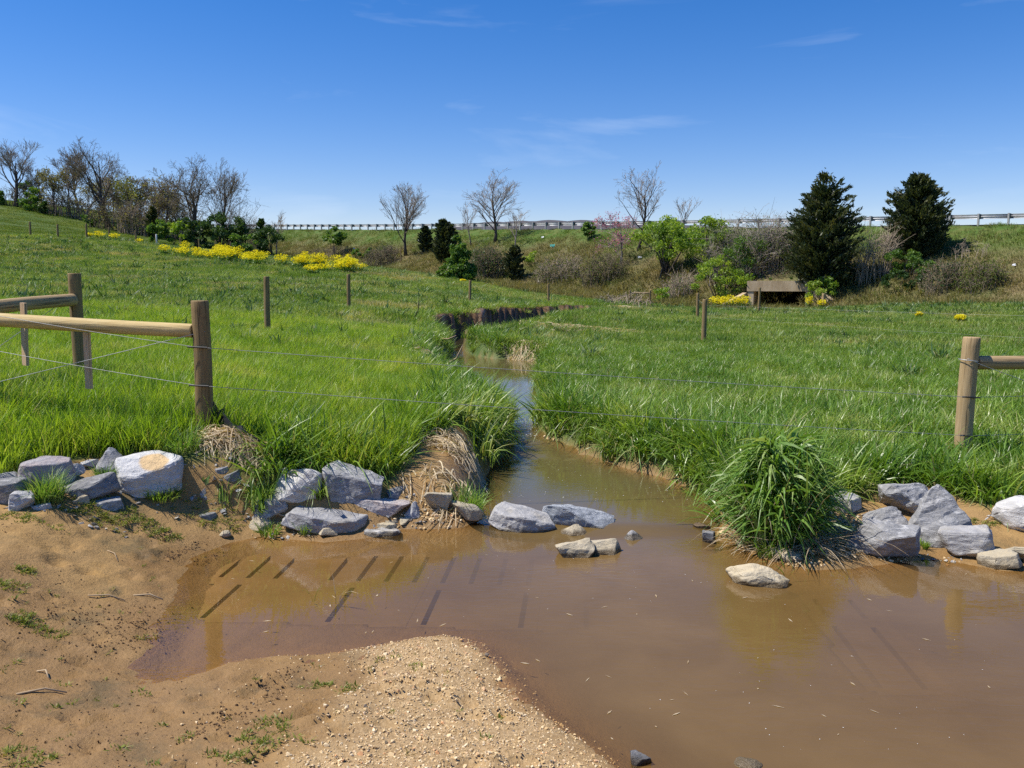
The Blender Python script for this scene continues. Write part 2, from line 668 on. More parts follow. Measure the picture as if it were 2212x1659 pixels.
def toe_mask(x, y):
    """1 on the rough road bank and the dry strip at its foot"""
    m_ = sstep(-1.2, 1.0, bank_z(x, y) - base_z(x, y))
    foot = sstep(-.6, 1.6, y - np.interp(x, _tp[:, 0], _tp[:, 1]) + (fbm(x * .4, y * .4, 33, 3) - .5) * 5) * sstep(_tp[0, 0] - 4, _tp[0, 0] + 2, x)
    return np.maximum(m_, foot) * sstep(-16, -13, emb_s(x, y)[0])


def spaced(lo, hi, fine_lo, fine_hi, step, rate):
    out = [fine_lo]
    while out[-1] < fine_hi: out.append(out[-1] + step)
    a = [out[-1]]
    while a[-1] < hi: a.append(a[-1] + step + (a[-1] - fine_hi) * rate)
    b = [fine_lo]
    while b[-1] > lo: b.append(b[-1] - step - (fine_lo - b[-1]) * rate * 1.6)
    return np.array(sorted(set(b[1:] + out + a[1:])))


gx = spaced(-2600, 2600, -4.6, 5.2, .042, .045)
gy = spaced(-600, 4200, 2.6, 8.6, .042, .0165)
GX, GY = np.meshgrid(gx, gy)
GZ = terrain(GX.ravel(), GY.ravel()).reshape(GX.shape)

# --- culvert frame: opening in the toe of the road bank
CU_C = at(1682, 668, 59.0)[:2]                 # middle of the mouth
CU_D = -RN * 0.55 + np.array([0, 1]) * 0.45
CU_D = CU_D / np.linalg.norm(CU_D)             # into the bank
CU_R = np.array([CU_D[1], -CU_D[0]])           # to the right when looking in
CU_W, CU_FLOOR, CU_TOP, CU_ROOF = 1.7, 0.05, 1.45, 2.15   # half width, floor, opening top, headwall top
fx_, fy_ = GX - CU_C[0], GY - CU_C[1]
ca, cb = fx_ * CU_D[0] + fy_ * CU_D[1], fx_ * CU_R[0] + fy_ * CU_R[1]
infront = (np.abs(cb) < CU_W + .45) & (ca < 0.3) & (ca > -3.5)
GZ = np.where(infront, np.minimum(GZ, CU_FLOOR + .1), GZ)
over = (np.abs(cb) < CU_W + 2.4) & (ca >= 0.3) & (ca < 7)
capz = np.where(ca < 1.7, CU_ROOF - .12, np.maximum(GZ, CU_ROOF - .12 + (ca - 1.7) * .5))
GZ = np.where(over & (np.abs(cb) < CU_W + .45), capz, GZ)

nx, ny = len(gx), len(gy)
idx = np.arange(nx * ny).reshape(ny, nx)
quads = np.stack([idx[:-1, :-1], idx[:-1, 1:], idx[1:, 1:], idx[1:, :-1]], -1).reshape(-1, 4)
vflag = ((np.abs(cb) < CU_W + .3) & (ca >= 0.3) & (ca < 7)).ravel()
fflag = ((np.abs(cb) < CU_W + .4) & (ca < 0.3) & (ca > -3)).ravel()
straddle = vflag[quads].any(1) & fflag[quads].any(1)
quads = quads[~straddle]
ground_me = mesh_np("ground", np.stack([GX.ravel(), GY.ravel(), GZ.ravel()], -1), quads, smooth=True)
xr, yr = GX.ravel(), GY.ravel()
bm_ = bare_mask(xr, yr)
near_ = (np.abs(xr) < 24) & (yr > -8) & (yr < 64)
SDG = np.full(xr.shape, 50.0)
SDG[near_] = poly_sd(WATER, xr[near_], yr[near_])
fattr(ground_me, "bare", np.maximum(bm_, sstep(.12, -.02, SDG + .12 * sstep(9, 12, yr))))
fattr(ground_me, "wet", np.maximum(sstep(.50, -.02, SDG + (fbm(xr * 2.2, yr * 2.2, 77, 4) - .5) * .7), .85 * sstep(5.3, 4.6, yr + (fbm(xr * 1.3, yr * 1.3, 78, 4) - .5) * 1.6 + .12 * xr) * sstep(1.6, .9, SDG)))
fattr(ground_me, "cut", sstep(.42, .25, SDG) * sstep(23.5, 25, yr) * sstep(52, 48, yr))
fattr(ground_me, "under", sstep(.03, -.05, SDG))
GRAVEL = HP([(760, 1405), (900, 1378), (970, 1372), (1030, 1392), (1110, 1490), (1200, 1570), (1330, 1659)])
GRAVEL = np.vstack([GRAVEL, [[.9, 2.4], [.6, .5], [-1.2, .5], [-.85, 2.9]], HP([(640, 1659), (720, 1560), (790, 1480)])])


def gravel_mask(x, y):
    return sstep(.14, -.16, poly_sd(GRAVEL, x, y) + (fbm(x * 5, y * 5, 21, 3) - .5) * .3)


gm_ = np.zeros(xr.shape)
sel = (np.abs(xr) < 3) & (yr < 6) & (yr > -1)
gm_[sel] = gravel_mask(xr[sel], yr[sel])
fattr(ground_me, "gravel", gm_)
fattr(ground_me, "rough", toe_mask(xr, yr))
s_, t_ = emb_s(xr, yr)
fattr(ground_me, "verge", sstep(6.8, 2.4, s_ + (fbm(xr * .4, yr * .4, 40, 3) - .5) * 3) * toe_mask(xr, yr))

# --- ground material
m, n, l = mat("ground")
out = n.new("ShaderNodeOutputMaterial")
b = n.new("ShaderNodeBsdfPrincipled")
geo = n.new("ShaderNodeNewGeometry")
pos = geo.outputs["Position"]


def A(nm):
    a = n.new("ShaderNodeAttribute")
    a.attribute_name = nm
    return a.outputs["Fac"]


big = noise_tex(n, l, 0.9, 5, .6, pos)
mid = noise_tex(n, l, 6.0, 6, .65, pos)
fine = noise_tex(n, l, 45.0, 5, .7, pos)
soil = mixrgb(n, l, maprange(n, l, mid, .35, .68), (.28, .168, .060), (.40, .25, .096))
soil = mixrgb(n, l, maprange(n, l, big, .42, .66), soil, (.33, .208, .088))
soil = mixrgb(n, l, maprange(n, l, fine, .55, .8, 0, .45), soil, (.15, .09, .045))
soil = mixrgb(n, l, maprange(n, l, noise_tex(n, l, 14.0, 6, .75, pos), .60, .70, 0, .7), soil, (.115, .075, .045))
soil = mixrgb(n, l, maprange(n, l, noise_tex(n, l, 2.1, 6, .7, pos), .52, .66, 0, .75), soil, (.15, .115, .055))
grv = mixrgb(n, l, maprange(n, l, fine, .35, .65), (.40, .27, .12), (.62, .45, .235))
soil = mixrgb(n, l, A("gravel"), soil, grv)
wetc = mixrgb(n, l, 1.0, soil, (.74, .70, .69), 'MULTIPLY')
soil = mixrgb(n, l, A("wet"), soil, wetc)
silt = mixrgb(n, l, maprange(n, l, mid, .35, .7), (.31, .195, .085), (.26, .165, .07))
soil = mixrgb(n, l, A("under"), soil, silt)
turf = mixrgb(n, l, maprange(n, l, noise_tex(n, l, .35, 6, .65, pos), .38, .62), (.052, .10, .018), (.10, .135, .03))
turf = mixrgb(n, l, maprange(n, l, noise_tex(n, l, 3.0, 6, .75, pos), .55, .75, 0, .55), turf, (.17, .14, .06))
dry = mixrgb(n, l, maprange(n, l, noise_tex(n, l, .5, 6, .7, pos), .40, .62), (.19, .15, .072), (.10, .115, .036))
dry = mixrgb(n, l, maprange(n, l, noise_tex(n, l, 4, 6, .75, pos), .5, .75, 0, .6), dry, (.28, .215, .125))
verge = mixrgb(n, l, maprange(n, l, noise_tex(n, l, 1.3, 5, .7, pos), .4, .65), (.065, .125, .02), (.12, .135, .035))
land = mixrgb(n, l, A("rough"), turf, dry)
land = mixrgb(n, l, A("verge"), land, verge)
col = mixrgb(n, l, A("bare"), land, soil)
col = mixrgb(n, l, A("cut"), col, mixrgb(n, l, maprange(n, l, mid, .4, .65), (.10, .058, .028), (.19, .11, .055)))
l.new(col, b.inputs["Base Color"])
l.new(maprange(n, l, A("wet"), 0, 1, .95, .5), b.inputs["Roughness"])
b.inputs["Specular IOR Level"].default_value = .25
bp = n.new("ShaderNodeBump")
bp.inputs["Strength"].default_value = .9
bp.inputs["Distance"].default_value = .02
hh = math_n(n, l, 'ADD', math_n(n, l, 'MULTIPLY', fine, .5), mid)
l.new(hh, bp.inputs["Height"])
l.new(bp.outputs[0], b.inputs["Normal"])
l.new(b.outputs[0], out.inputs["Surface"])
ground_o = link_mesh("ground", ground_me, m)
tag(ground_o, "meadow, muddy ford apron and grassy road bank", None, None, "structure")

# --- road on top of the bank
mb = MB()
for i in range(60):
    t0, t1 = -150 + i * 4.8, -150 + (i + 1) * 4.8
    q = []
    for tt, ss in ((t0, -2.2), (t0, -10.5), (t1, -10.5), (t1, -2.2)):
        p = RP0 + RD * tt + RN * ss
        q.append((p[0], p[1], float(rail_top(np.array(tt))) - RAIL_H + .16))
    mb.add(q, [(0, 1, 2, 3)])
road = mb.build("road", plain_mat("asphalt", (.045, .045, .047), (.065, .065, .066), 3, .9))
tag(road, "asphalt road along the top of the bank", None, None, "structure")

# ================================================================ water
wx = np.arange(-4.2, 14.0, .07)
wy = np.r_[np.arange(-3.5, 2.4, .3), np.arange(2.4, 12, .06), np.arange(12, 58, .2)]
WX, WY = np.meshgrid(wx, wy)
sdw = poly_sd(WATER, WX.ravel(), WY.ravel())
WZ = water_z(WY.ravel())
nx2, ny2 = len(wx), len(wy)
idx = np.arange(nx2 * ny2).reshape(ny2, nx2)
quads = np.stack([idx[:-1, :-1], idx[:-1, 1:], idx[1:, 1:], idx[1:, :-1]], -1).reshape(-1, 4)
quads = quads[(sdw[quads] < .22).all(1)]
use = np.unique(quads)
remap = np.full(nx2 * ny2, -1); remap[use] = np.arange(len(use))
wv = np.stack([WX.ravel(), WY.ravel(), WZ], -1)[use]
rif = np.exp(-((wv[:, 1] - 10.3) / .75) ** 2)
wv[:, 2] += rif * (fbm(wv[:, 0] * 5, wv[:, 1] * 5, 60, 3) - .5) * .09
water_me = mesh_np("stream", wv, remap[quads], smooth=True)
sdu = sdw[use]
dep = np.clip(-sdu, 0, None)
kx = -.38 * np.exp(-((wv[:, 0] - 2.1) / .6) ** 2 - ((wv[:, 1] - 4.6) / .9) ** 2) + 0.30 + 0.62 * sstep(-1.7, .9, wv[:, 0]) + .2 * sstep(7, 7.4, wv[:, 1])
turb = np.clip((1 - np.exp(-dep * 4.5)) * kx, 0, .93)
turb = np.clip(turb + (fbm(wv[:, 0] * 1.3, wv[:, 1] * 1.3, 70, 3) - .5) * .25 * turb, 0, .95)
fattr(water_me, "turb", turb)
rp = .13 + .34 * np.exp(-((wv[:, 0] - 3.6) / 1.0) ** 2 - ((wv[:, 1] - 5.3) / .9) ** 2) + 1.5 * rif \
    + .5 * np.exp(-((wv[:, 0] - .9) / 1.2) ** 2 - ((wv[:, 1] - 6.5) / .5) ** 2)
rp = rp * (.35 + 1.5 * sstep(.42, .68, fbm(wv[:, 0] * .7, wv[:, 1] * .9, 66, 3)))
fattr(water_me, "ripple", rp)
m, n, l = mat("water")
out = n.new("ShaderNodeOutputMaterial")
geo = n.new("ShaderNodeNewGeometry")
pos = geo.outputs["Position"]
dif = n.new("ShaderNodeBsdfDiffuse")
l.new(mixrgb(n, l, maprange(n, l, noise_tex(n, l, 1.4, 5, .6, pos, .4), .35, .65), (.155, .093, .031), (.19, .116, .041)), dif.inputs["Color"])
_col = dif.inputs["Color"].links[0].from_socket
_sy = n.new("ShaderNodeSeparateXYZ"); l.new(pos, _sy.inputs[0])
l.new(mixrgb(n, l, maprange(n, l, _sy.outputs["Y"], 6.2, 8.4), _col, (.115, .095, .036)), dif.inputs["Color"])
tr = n.new("ShaderNodeBsdfTransparent")
tr.inputs["Color"].default_value = (.93, .86, .72, 1)
gl = n.new("ShaderNodeBsdfGlossy")
gl.inputs["Roughness"].default_value = .03
gl.inputs["Color"].default_value = (1, 1, 1, 1)
bp = n.new("ShaderNodeBump")
bp.inputs["Distance"].default_value = .02
mp = n.new("ShaderNodeMapping")
mp.inputs["Rotation"].default_value = (0, 0, .5)
mp.inputs["Scale"].default_value = (1.0, 2.6, 1)
l.new(pos, mp.inputs["Vector"])
l.new(noise_tex(n, l, 9.0, 3, .5, mp.outputs[0], .6), bp.inputs["Height"])
l.new(math_n(n, l, 'MULTIPLY', A("ripple"), .42), bp.inputs["Strength"])
l.new(bp.outputs[0], gl.inputs["Normal"])
fr = n.new("ShaderNodeFresnel")
fr.inputs["IOR"].default_value = 1.333
l.new(bp.outputs[0], fr.inputs["Normal"])
m1 = n.new("ShaderNodeMixShader")
l.new(A("turb"), m1.inputs[0])
l.new(tr.outputs[0], m1.inputs[1])
l.new(dif.outputs[0], m1.inputs[2])
m2 = n.new("ShaderNodeMixShader")
l.new(fr.outputs[0], m2.inputs[0])
l.new(m1.outputs[0], m2.inputs[1])
l.new(gl.outputs[0], m2.inputs[2])
l.new(m2.outputs[0], out.inputs["Surface"])
water_o = link_mesh("water", water_me, m)
tag(water_o, "shallow muddy brown stream widening into the ford", None, None, "structure")

# ================================================================ plants: builders
def blades(n, hmin, hmax, width, radius, lean, droop, segs, rg, stiff=1.6, flop=0.0):
    """ribbon blades -> verts, quads, along-blade height, per-blade value"""
    a = rg.random(n) * 2 * np.pi
    r = radius * np.sqrt(rg.random(n))
    bx, by = r * np.cos(a), r * np.sin(a)
    az = a + rg.normal(0, .9, n)
    h = hmin + (hmax - hmin) * rg.random(n) ** .8
    ln = lean * (0.3 + rg.random(n)) * (0.6 + .8 * r / max(radius, 1e-6))
    dr = droop * rg.random(n) * (0.4 + ln)
    w = width * (.6 + .7 * rg.random(n))
    tw = az + np.pi / 2 + rg.normal(0, .7, n)
    s = np.linspace(0, 1, segs + 1)
    S = s[None, :]
    out = h[:, None] * ln[:, None] * S ** stiff
    up = h[:, None] * (S - dr[:, None] * S ** 2.6)
    px = bx[:, None] + np.cos(az)[:, None] * out
    py = by[:, None] + np.sin(az)[:, None] * out
    ww = w[:, None] * np.clip((1 - S) * 1.6, 0.04, 1) ** .8 * .5
    vx = np.stack([px - np.cos(tw)[:, None] * ww, px + np.cos(tw)[:, None] * ww], -1)
    vy = np.stack([py - np.sin(tw)[:, None] * ww, py + np.sin(tw)[:, None] * ww], -1)
    vz = np.stack([up, up], -1)
    v = np.stack([vx, vy, vz], -1).reshape(-1, 3)
    k = (segs + 1) * 2
    i0 = (np.arange(n) * k)[:, None] + (np.arange(segs) * 2)[None, :]
    f = np.stack([i0, i0 + 1, i0 + 3, i0 + 2], -1).reshape(-1, 4)
    hg = np.repeat(np.tile(s, n), 2)
    bv = np.repeat(rg.random(n), k)
    return v, f, hg, bv


def tuft_mesh(name, n, hmin, hmax, width, radius, lean, droop, segs, seed, m, stiff=1.6):
    rg = np.random.default_rng(seed)
    v, f, hg, bv = blades(n, hmin, hmax, width, radius, lean, droop, segs, rg, stiff)
    me = mesh_np(name, v, f, smooth=True)
    fattr(me, "hgt", hg)
    fattr(me, "bvar", bv)
    me.materials.append(m)
    return me


def leaf_cloud(n, rg, size, pos_fn, up_bias=0.3):
    """n small leaf quads (pointed) at points from pos_fn"""
    c = pos_fn(n)
    n = len(c)
    nrm = rg.normal(0, 1, (n, 3)); nrm[:, 2] += up_bias
    nrm /= np.linalg.norm(nrm, axis=1)[:, None]
    t = rg.normal(0, 1, (n, 3))
    t -= nrm * (t * nrm).sum(1)[:, None]
    t /= np.linalg.norm(t, axis=1)[:, None]
    b_ = np.cross(nrm, t)
    s = size * (.6 + .8 * rg.random(n))[:, None]
    v = np.stack([c - t * s, c + b_ * s * .5, c + t * s, c - b_ * s * .5], 1).reshape(-1, 3)
    f = np.arange(n * 4).reshape(-1, 4)
    return v, f


def scatter(name, label, pts, yaw, scl, tint, protos, tilt=0.08, kind="stuff", pick=None, seed=1, rot=None):
    """one object whose points carry instanced tufts (uncountable ground cover)"""
    rg = np.random.default_rng(seed)
    n_ = len(pts)
    me = bpy.data.meshes.new(name)
    me.vertices.add(n_)
    me.vertices.foreach_set("co", np.asarray(pts, dtype=np.float32).ravel())
    fattr(me, "sc", scl)
    fattr(me, "tint", tint)
    if rot is None:
        rot = np.stack([rg.normal(0, tilt, n_), rg.normal(0, tilt, n_), yaw], -1)
    rot = np.asarray(rot, dtype=np.float32)
    a = me.attributes.new("rot", 'FLOAT_VECTOR', 'POINT')
    a.data.foreach_set("vector", rot.ravel())
    a = me.attributes.new("pick", 'INT', 'POINT')
    a.data.foreach_set("value", (rg.integers(0, len(protos), n_) if pick is None else pick).astype(np.int32))
    o = bpy.data.objects.new(name, me)
    COL.objects.link(o)
    c = bpy.data.collections.new(name + "_kinds")
    for i, pm in enumerate(protos):
        po = bpy.data.objects.new("%s_kind_%02d" % (name, i), pm)
        c.objects.link(po)
    ng = bpy.data.node_groups.new(name, 'GeometryNodeTree')
    ng.interface.new_socket("Geometry", in_out='INPUT', socket_type='NodeSocketGeometry')
    ng.interface.new_socket("Geometry", in_out='OUTPUT', socket_type='NodeSocketGeometry')
    gn, gl_ = ng.nodes, ng.links
    gi, go = gn.new("NodeGroupInput"), gn.new("NodeGroupOutput")
    ci = gn.new("GeometryNodeCollectionInfo")
    ci.inputs["Collection"].default_value = c
    ci.inputs["Separate Children"].default_value = True
    ci.inputs["Reset Children"].default_value = True
    ip = gn.new("GeometryNodeInstanceOnPoints")
    ip.inputs["Pick Instance"].default_value = True

    def na(nm, t):
        q = gn.new("GeometryNodeInputNamedAttribute")
        q.data_type = t
        q.inputs["Name"].default_value = nm
        return [s for s in q.outputs if s.enabled and s.name == "Attribute"][0]
    er = gn.new("FunctionNodeEulerToRotation")
    gl_.new(na("rot", 'FLOAT_VECTOR'), er.inputs[0])
    gl_.new(gi.outputs[0], ip.inputs["Points"])
    gl_.new(ci.outputs[0], ip.inputs["Instance"])
    gl_.new(na("pick", 'INT'), ip.inputs["Instance Index"])
    gl_.new(er.outputs[0], ip.inputs["Rotation"])
    gl_.new(na("sc", 'FLOAT'), ip.inputs["Scale"])
    gl_.new(ip.outputs[0], go.inputs[0])
    md = o.modifiers.new("scatter", 'NODES')
    md.node_group = ng
    return tag(o, label, None, None, kind)


# ---- grass materials
M_LAWN = foliage_mat("lawn_grass", (.22, .365, .03), (.325, .45, .05), (.46, .50, .12), .46, .02, .40, True, base_col=(.22, .25, .06), nscale=.9)
M_RANK = foliage_mat("rank_grass", (.13, .25, .028), (.235, .355, .05), (.39, .44, .15), .40, .035, .38, True, base_col=(.18, .20, .06), nscale=1.1)
M_MEAD = foliage_mat("meadow_grass", (.16, .265, .042), (.275, .365, .07), (.42, .385, .17), .40, .02, .42, True, base_col=(.15, .17, .05), nscale=.32, namp=1.1)
M_HILL = foliage_mat("hill_grass", (.13, .20, .032), (.175, .235, .04), (.28, .27, .08), .35, .0, .42, True, nscale=.12)
M_DRY = foliage_mat("dead_grass", (.70, .58, .40), (.56, .44, .29), (.78, .68, .50), .25, .03, .6, True, nscale=6)
M_BANK = foliage_mat("bank_weeds", (.235, .195, .095), (.155, .16, .06), (.13, .205, .04), .35, .0, .6, True, nscale=.3, namp=.7)

LAWN_T = [tuft_mesh("lawn", 22, .10, .28, .0075, .06, .42, .45, 4, 100 + i, M_LAWN) for i in range(4)]
RANK_T = [tuft_mesh("rank", 22, .16, .36, .0125, .08, .68, 1.15, 5, 200 + i, M_RANK) for i in range(4)]
LAWN_P = [tuft_mesh("lawn", 560, .08, .29, .0072, .34, .46, .5, 4, 110 + i, M_LAWN) for i in range(6)]
RANK_P = [tuft_mesh("rank", 330, .13, .38, .013, .36, .68, 1.15, 5, 210 + i, M_RANK) for i in range(6)]
MEAD_P = [tuft_mesh("mead", 620, .07, .22, .014, .95, .5, .6, 3, 300 + i, M_MEAD) for i in range(6)]
HILL_P = [tuft_mesh("hill", 420, .06, .16, .035, 1.9, .6, .5, 2, 600 + i, M_HILL) for i in range(4)]

BANK_P = [tuft_mesh("bank", 150, .15, .50, .026, .95, .65, .6, 3, 500 + i, M_BANK) for i in range(6)]


def in_view(x, y, m=.70):
    return np.abs(x) < m * np.maximum(y, 0) + 1.2


def sd_of(x, y):
    s = np.full(x.shape, 50.0)
    q = (np.abs(x) < 24) & (y > -8) & (y < 64)
    if q.any(): s[q] = poly_sd(WATER, x[q], y[q])
    return s


def bare_sd(x, y):
    s = np.full(x.shape, 50.0)
    q = (np.abs(x) < 26) & (y < 14)
    if q.any(): s[q] = poly_sd(BARE, x[q], y[q])
    return s


def clear_of_culvert(x, y):
    fx, fy = x - CU_C[0], y - CU_C[1]
    a_, b_ = fx * CU_D[0] + fy * CU_D[1], fx * CU_R[0] + fy * CU_R[1]
    return ~((np.abs(b_) < CU_W + .6) & (a_ > -2.2) & (a_ < 1.6))


def sample(x0, x1, y0, y1, n, seed):
    rg = np.random.default_rng(seed)
    return x0 + (x1 - x0) * rg.random(n), y0 + (y1 - y0) * rg.random(n), rg


def jgrid(x0, x1, y0, y1, step, seed, jit=.45):
    rg = np.random.default_rng(seed)
    X, Y = np.meshgrid(np.arange(x0, x1, step), np.arange(y0, y1, step * .9))
    X = X + (np.arange(X.shape[0]) % 2)[:, None] * step * .5
    return (X + rg.normal(0, jit * step * .5, X.shape)).ravel(), (Y + rg.normal(0, jit * step * .5, Y.shape)).ravel(), rg


def patches(name, label, x, y, scl, tint, protos, rg, sink=.02, e=.35):
    """ground-cover patches laid along the slope of the ground"""
    z = (terrain(x, y) + terrain(x + e, y) + terrain(x - e, y) + terrain(x, y + e) + terrain(x, y - e)) / 5
    gx_ = (terrain(x + e, y, False) - terrain(x - e, y, False)) / (2 * e)
    gy_ = (terrain(x, y + e, False) - terrain(x, y - e, False)) / (2 * e)
    yaw = rg.random(len(x)) * 6.283
    c, s = np.cos(yaw), np.sin(yaw)
    nx_, ny_ = -gx_ * c - gy_ * s, gx_ * s - gy_ * c
    rx, ry = -np.arctan(ny_), np.arctan(nx_)
    return scatter(name, label, np.stack([x, y, z - sink], -1), yaw, scl, tint, protos, seed=int(rg.integers(1e6)), rot=np.stack([rx, ry, yaw], -1))


def on_left(x, y):
    return x < np.interp(y, [6, 9, 11, 14, 18, 21], [-.1, .05, .05, -.3, -.9, -1.0])


STRAW_C = hit(520, 985)[:2]


def straw_free(x, y, k=1.0):
    return np.hypot((x - STRAW_C[0]) / (.62 * k), (y - STRAW_C[1]) / (.36 * k)) > 1


# --- short bright grass behind the fence posts
x, y, rg = jgrid(-14, 1.2, 6.2, 21.5, .40, 1)
keep = on_left(x, y) & in_view(x, y) & (sd_of(x, y) > .85) & (bare_sd(x, y) > .30) & straw_free(x, y, 1.45)
x, y = x[keep], y[keep]
patches("short_grass", "short bright green grass covering the bank behind the brace posts", x, y, (.70 + .55 * fbm(x * .8, y * .8, 19, 3)) * np.interp(y, [6.5, 8.2, 10, 21], [1.2, 1.1, .92, .95]), np.interp(y, [6.5, 8, 10, 21], [.10, .22, .36, .28]), LAWN_P, rg)
x, y, rg = sample(-13, .6, 6.2, 9.6, 16000, 2)
q = bare_sd(x, y)
keep = on_left(x, y) & in_view(x, y) & (sd_of(x, y) > .5) & (q < .45) & (bare_mask(x, y) < .35) & straw_free(x, y)
x, y = x[keep], y[keep]
z = terrain(x, y)
scatter("grass_fringe", "green grass fringe growing in between the grey rocks", np.stack([x, y, z - .015], -1), rg.random(len(x)) * 6.28, .75 + .75 * rg.random(len(x)), np.full(len(x), .2), LAWN_T, tilt=.12, seed=3)

# --- tall rank grass: far side of the stream and both stream edges
x, y, rg = jgrid(-.5, 15.5, 6.6, 22, .42, 4)
keep = ~on_left(x, y) & in_view(x, y) & (sd_of(x, y) > .38) & (bare_sd(x, y) > .30)
x, y = x[keep], y[keep]
lush = sstep(2.2, .2, sd_of(x, y)) * sstep(14, 10, y)
patches("rank_grass", "tall rank green grass covering the meadow between stream and wire fence", x, y, (.62 + .4 * fbm(x * .8, y * .8, 39, 3)) * (1 + .35 * lush) * np.interp(y, [7, 9.5, 14, 22], [1.08, 1.05, .8, .68]), np.full(len(x), .25), RANK_P, rg)
x, y, rg = sample(-2.2, 9, 6.3, 24, 30000, 5)
sd, q = sd_of(x, y), bare_sd(x, y)
keep = in_view(x, y) & (bare_mask(x, y) < .3) & (((sd > .02) & (sd < np.where(on_left(x, y), .95, .5))) | (~on_left(x, y) & (q < .42) & (sd > .03)))
keep &= rg.random(len(x)) < np.interp(y, [7, 12, 24], [1, .6, .45])
x, y, sd = x[keep], y[keep], sd[keep]
sc = (.75 + .5 * rg.random(len(x))) * np.interp(y, [6, 9, 11.5, 14, 24], [1.15, 1.2, 1.0, .72, .75]) * (.8 + .5 * fbm(x * 1.2, y * 1.2, 44, 2))
scatter("bank_grass", "long green grass hanging over the edges of the stream", np.stack([x, y, terrain(x, y) - .02], -1), rg.random(len(x)) * 6.28, sc, np.full(len(x), .2), RANK_T, tilt=.2, seed=6)

# --- meadow further off
x, y, rg = jgrid(-60, 48, 20.6, 92, 1.12, 7)
keep = in_view(x, y, .66) & (sd_of(x, y) > .75) & (toe_mask(x, y) < .4) & clear_of_culvert(x, y)
x, y = x[keep], y[keep]
tn = .22 + .5 * sstep(.5, .72, fbm(x * .11, y * .11, 52, 4)) * sstep(-2, 5, -x + (y - 26) * .3)
patches("meadow_grass", "rough meadow grass and weeds stretching to the road bank", x, y, (.75 + .7 * fbm(x * .4, y * .4, 59, 4)) * np.interp(y, [20, 92], [.95, 1.35]), tn, MEAD_P, rg, e=.8)
x, y, rg = sample(-6, 8, 20, 50, 9000, 8)
sd = sd_of(x, y)
keep = (sd > np.where((x < 1.6 + (y - 40) * .25) & (y > 23.5), .16, .03)) & (sd < .85)
x, y = x[keep], y[keep]
scatter("edge_grass", "grass tufts along the lip of the cut bank upstream", np.stack([x, y, terrain(x, y) - .03], -1), rg.random(len(x)) * 6.28, .65 + .5 * rg.random(len(x)), .15 + .35 * rg.random(len(x)), RANK_T, tilt=.25, seed=9)

# --- mown hillside field beyond the far fence
x, y, rg = jgrid(-115, -18, 72, 142, 2.1, 10)
keep = in_view(x, y, .68) & (toe_mask(x, y) < .4)
x, y = x[keep], y[keep]
patches("hill_grass", "smooth green grass on the hillside field below the bare trees", x, y, .8 + .4 * rg.random(len(x)), np.full(len(x), .2), HILL_P, rg, e=1.5)

# --- dry weeds and brambles on the road bank
x, y, rg = jgrid(-62, 76, 42, 152, 1.15, 11)
tm = toe_mask(x, y)
s_, t_ = emb_s(x, y)
keep = in_view(x, y, .66) & (tm > .25) & (s_ > .3) & clear_of_culvert(x, y)
x, y, s_ = x[keep], y[keep], s_[keep]
g_ = sstep(7.2, 2.2, s_ + (fbm(x * .35, y * .35, 79, 3) - .5) * 3.4)
tn = np.clip(.30 + g_ * .8 + rg.normal(0, .1, len(x)), 0, 1)
patches("bank_weeds", "dry brown weeds and patches of new grass on the road bank", x, y, (.6 + .8 * rg.random(len(x))) * (1 - .45 * g_) * (.6 + .9 * fbm(x * .3, y * .3, 99, 3)), tn, BANK_P, rg, e=.8)

# --- dead straw: strands draped over the ground at the post, the slip beside the stream and patches in the meadow
def draped(cx, cy, rx, ry, n, lmin, lmax, ang, spread, lift, width, rg):
    a_ = rg.random(n) * 6.283
    r_ = np.sqrt(rg.random(n))
    x0, y0 = cx + rx * r_ * np.cos(a_), cy + ry * r_ * np.sin(a_)
    az = ang + rg.normal(0, spread, n)
    ln = rg.uniform(lmin, lmax, n)
    S = np.linspace(-.5, .5, 6)[None]
    bend = rg.normal(0, .25, n)[:, None]
    X = x0[:, None] + np.cos(az)[:, None] * ln[:, None] * S - np.sin(az)[:, None] * ln[:, None] * bend * (S ** 2)
    Y = y0[:, None] + np.sin(az)[:, None] * ln[:, None] * S + np.cos(az)[:, None] * ln[:, None] * bend * (S ** 2)
    Z = terrain(X.ravel(), Y.ravel(), False).reshape(X.shape)
    hp_ = lift * (1 - r_ ** 2) * rg.random(n)
    Z = Z + .012 + hp_[:, None] + rg.normal(0, .012, n)[:, None] * S * 2 + (.04 * rg.random(n))[:, None] * (1 - (S * 2) ** 2)
    w_ = width * (.5 + rg.random(n))[:, None] * .5
    px_, py_ = -np.sin(az)[:, None] * w_, np.cos(az)[:, None] * w_
    tl = (rg.normal(0, .6, n)[:, None] * w_)
    v = np.stack([np.stack([X - px_, Y - py_, Z - tl], -1), np.stack([X + px_, Y + py_, Z + tl], -1)], 2).reshape(-1, 3)
    i0 = (np.arange(n) * 12)[:, None] + (np.arange(5) * 2)[None]
    f = np.stack([i0, i0 + 1, i0 + 3, i0 + 2], -1).reshape(-1, 4)
    return v, f, np.repeat(rg.random(n), 12)


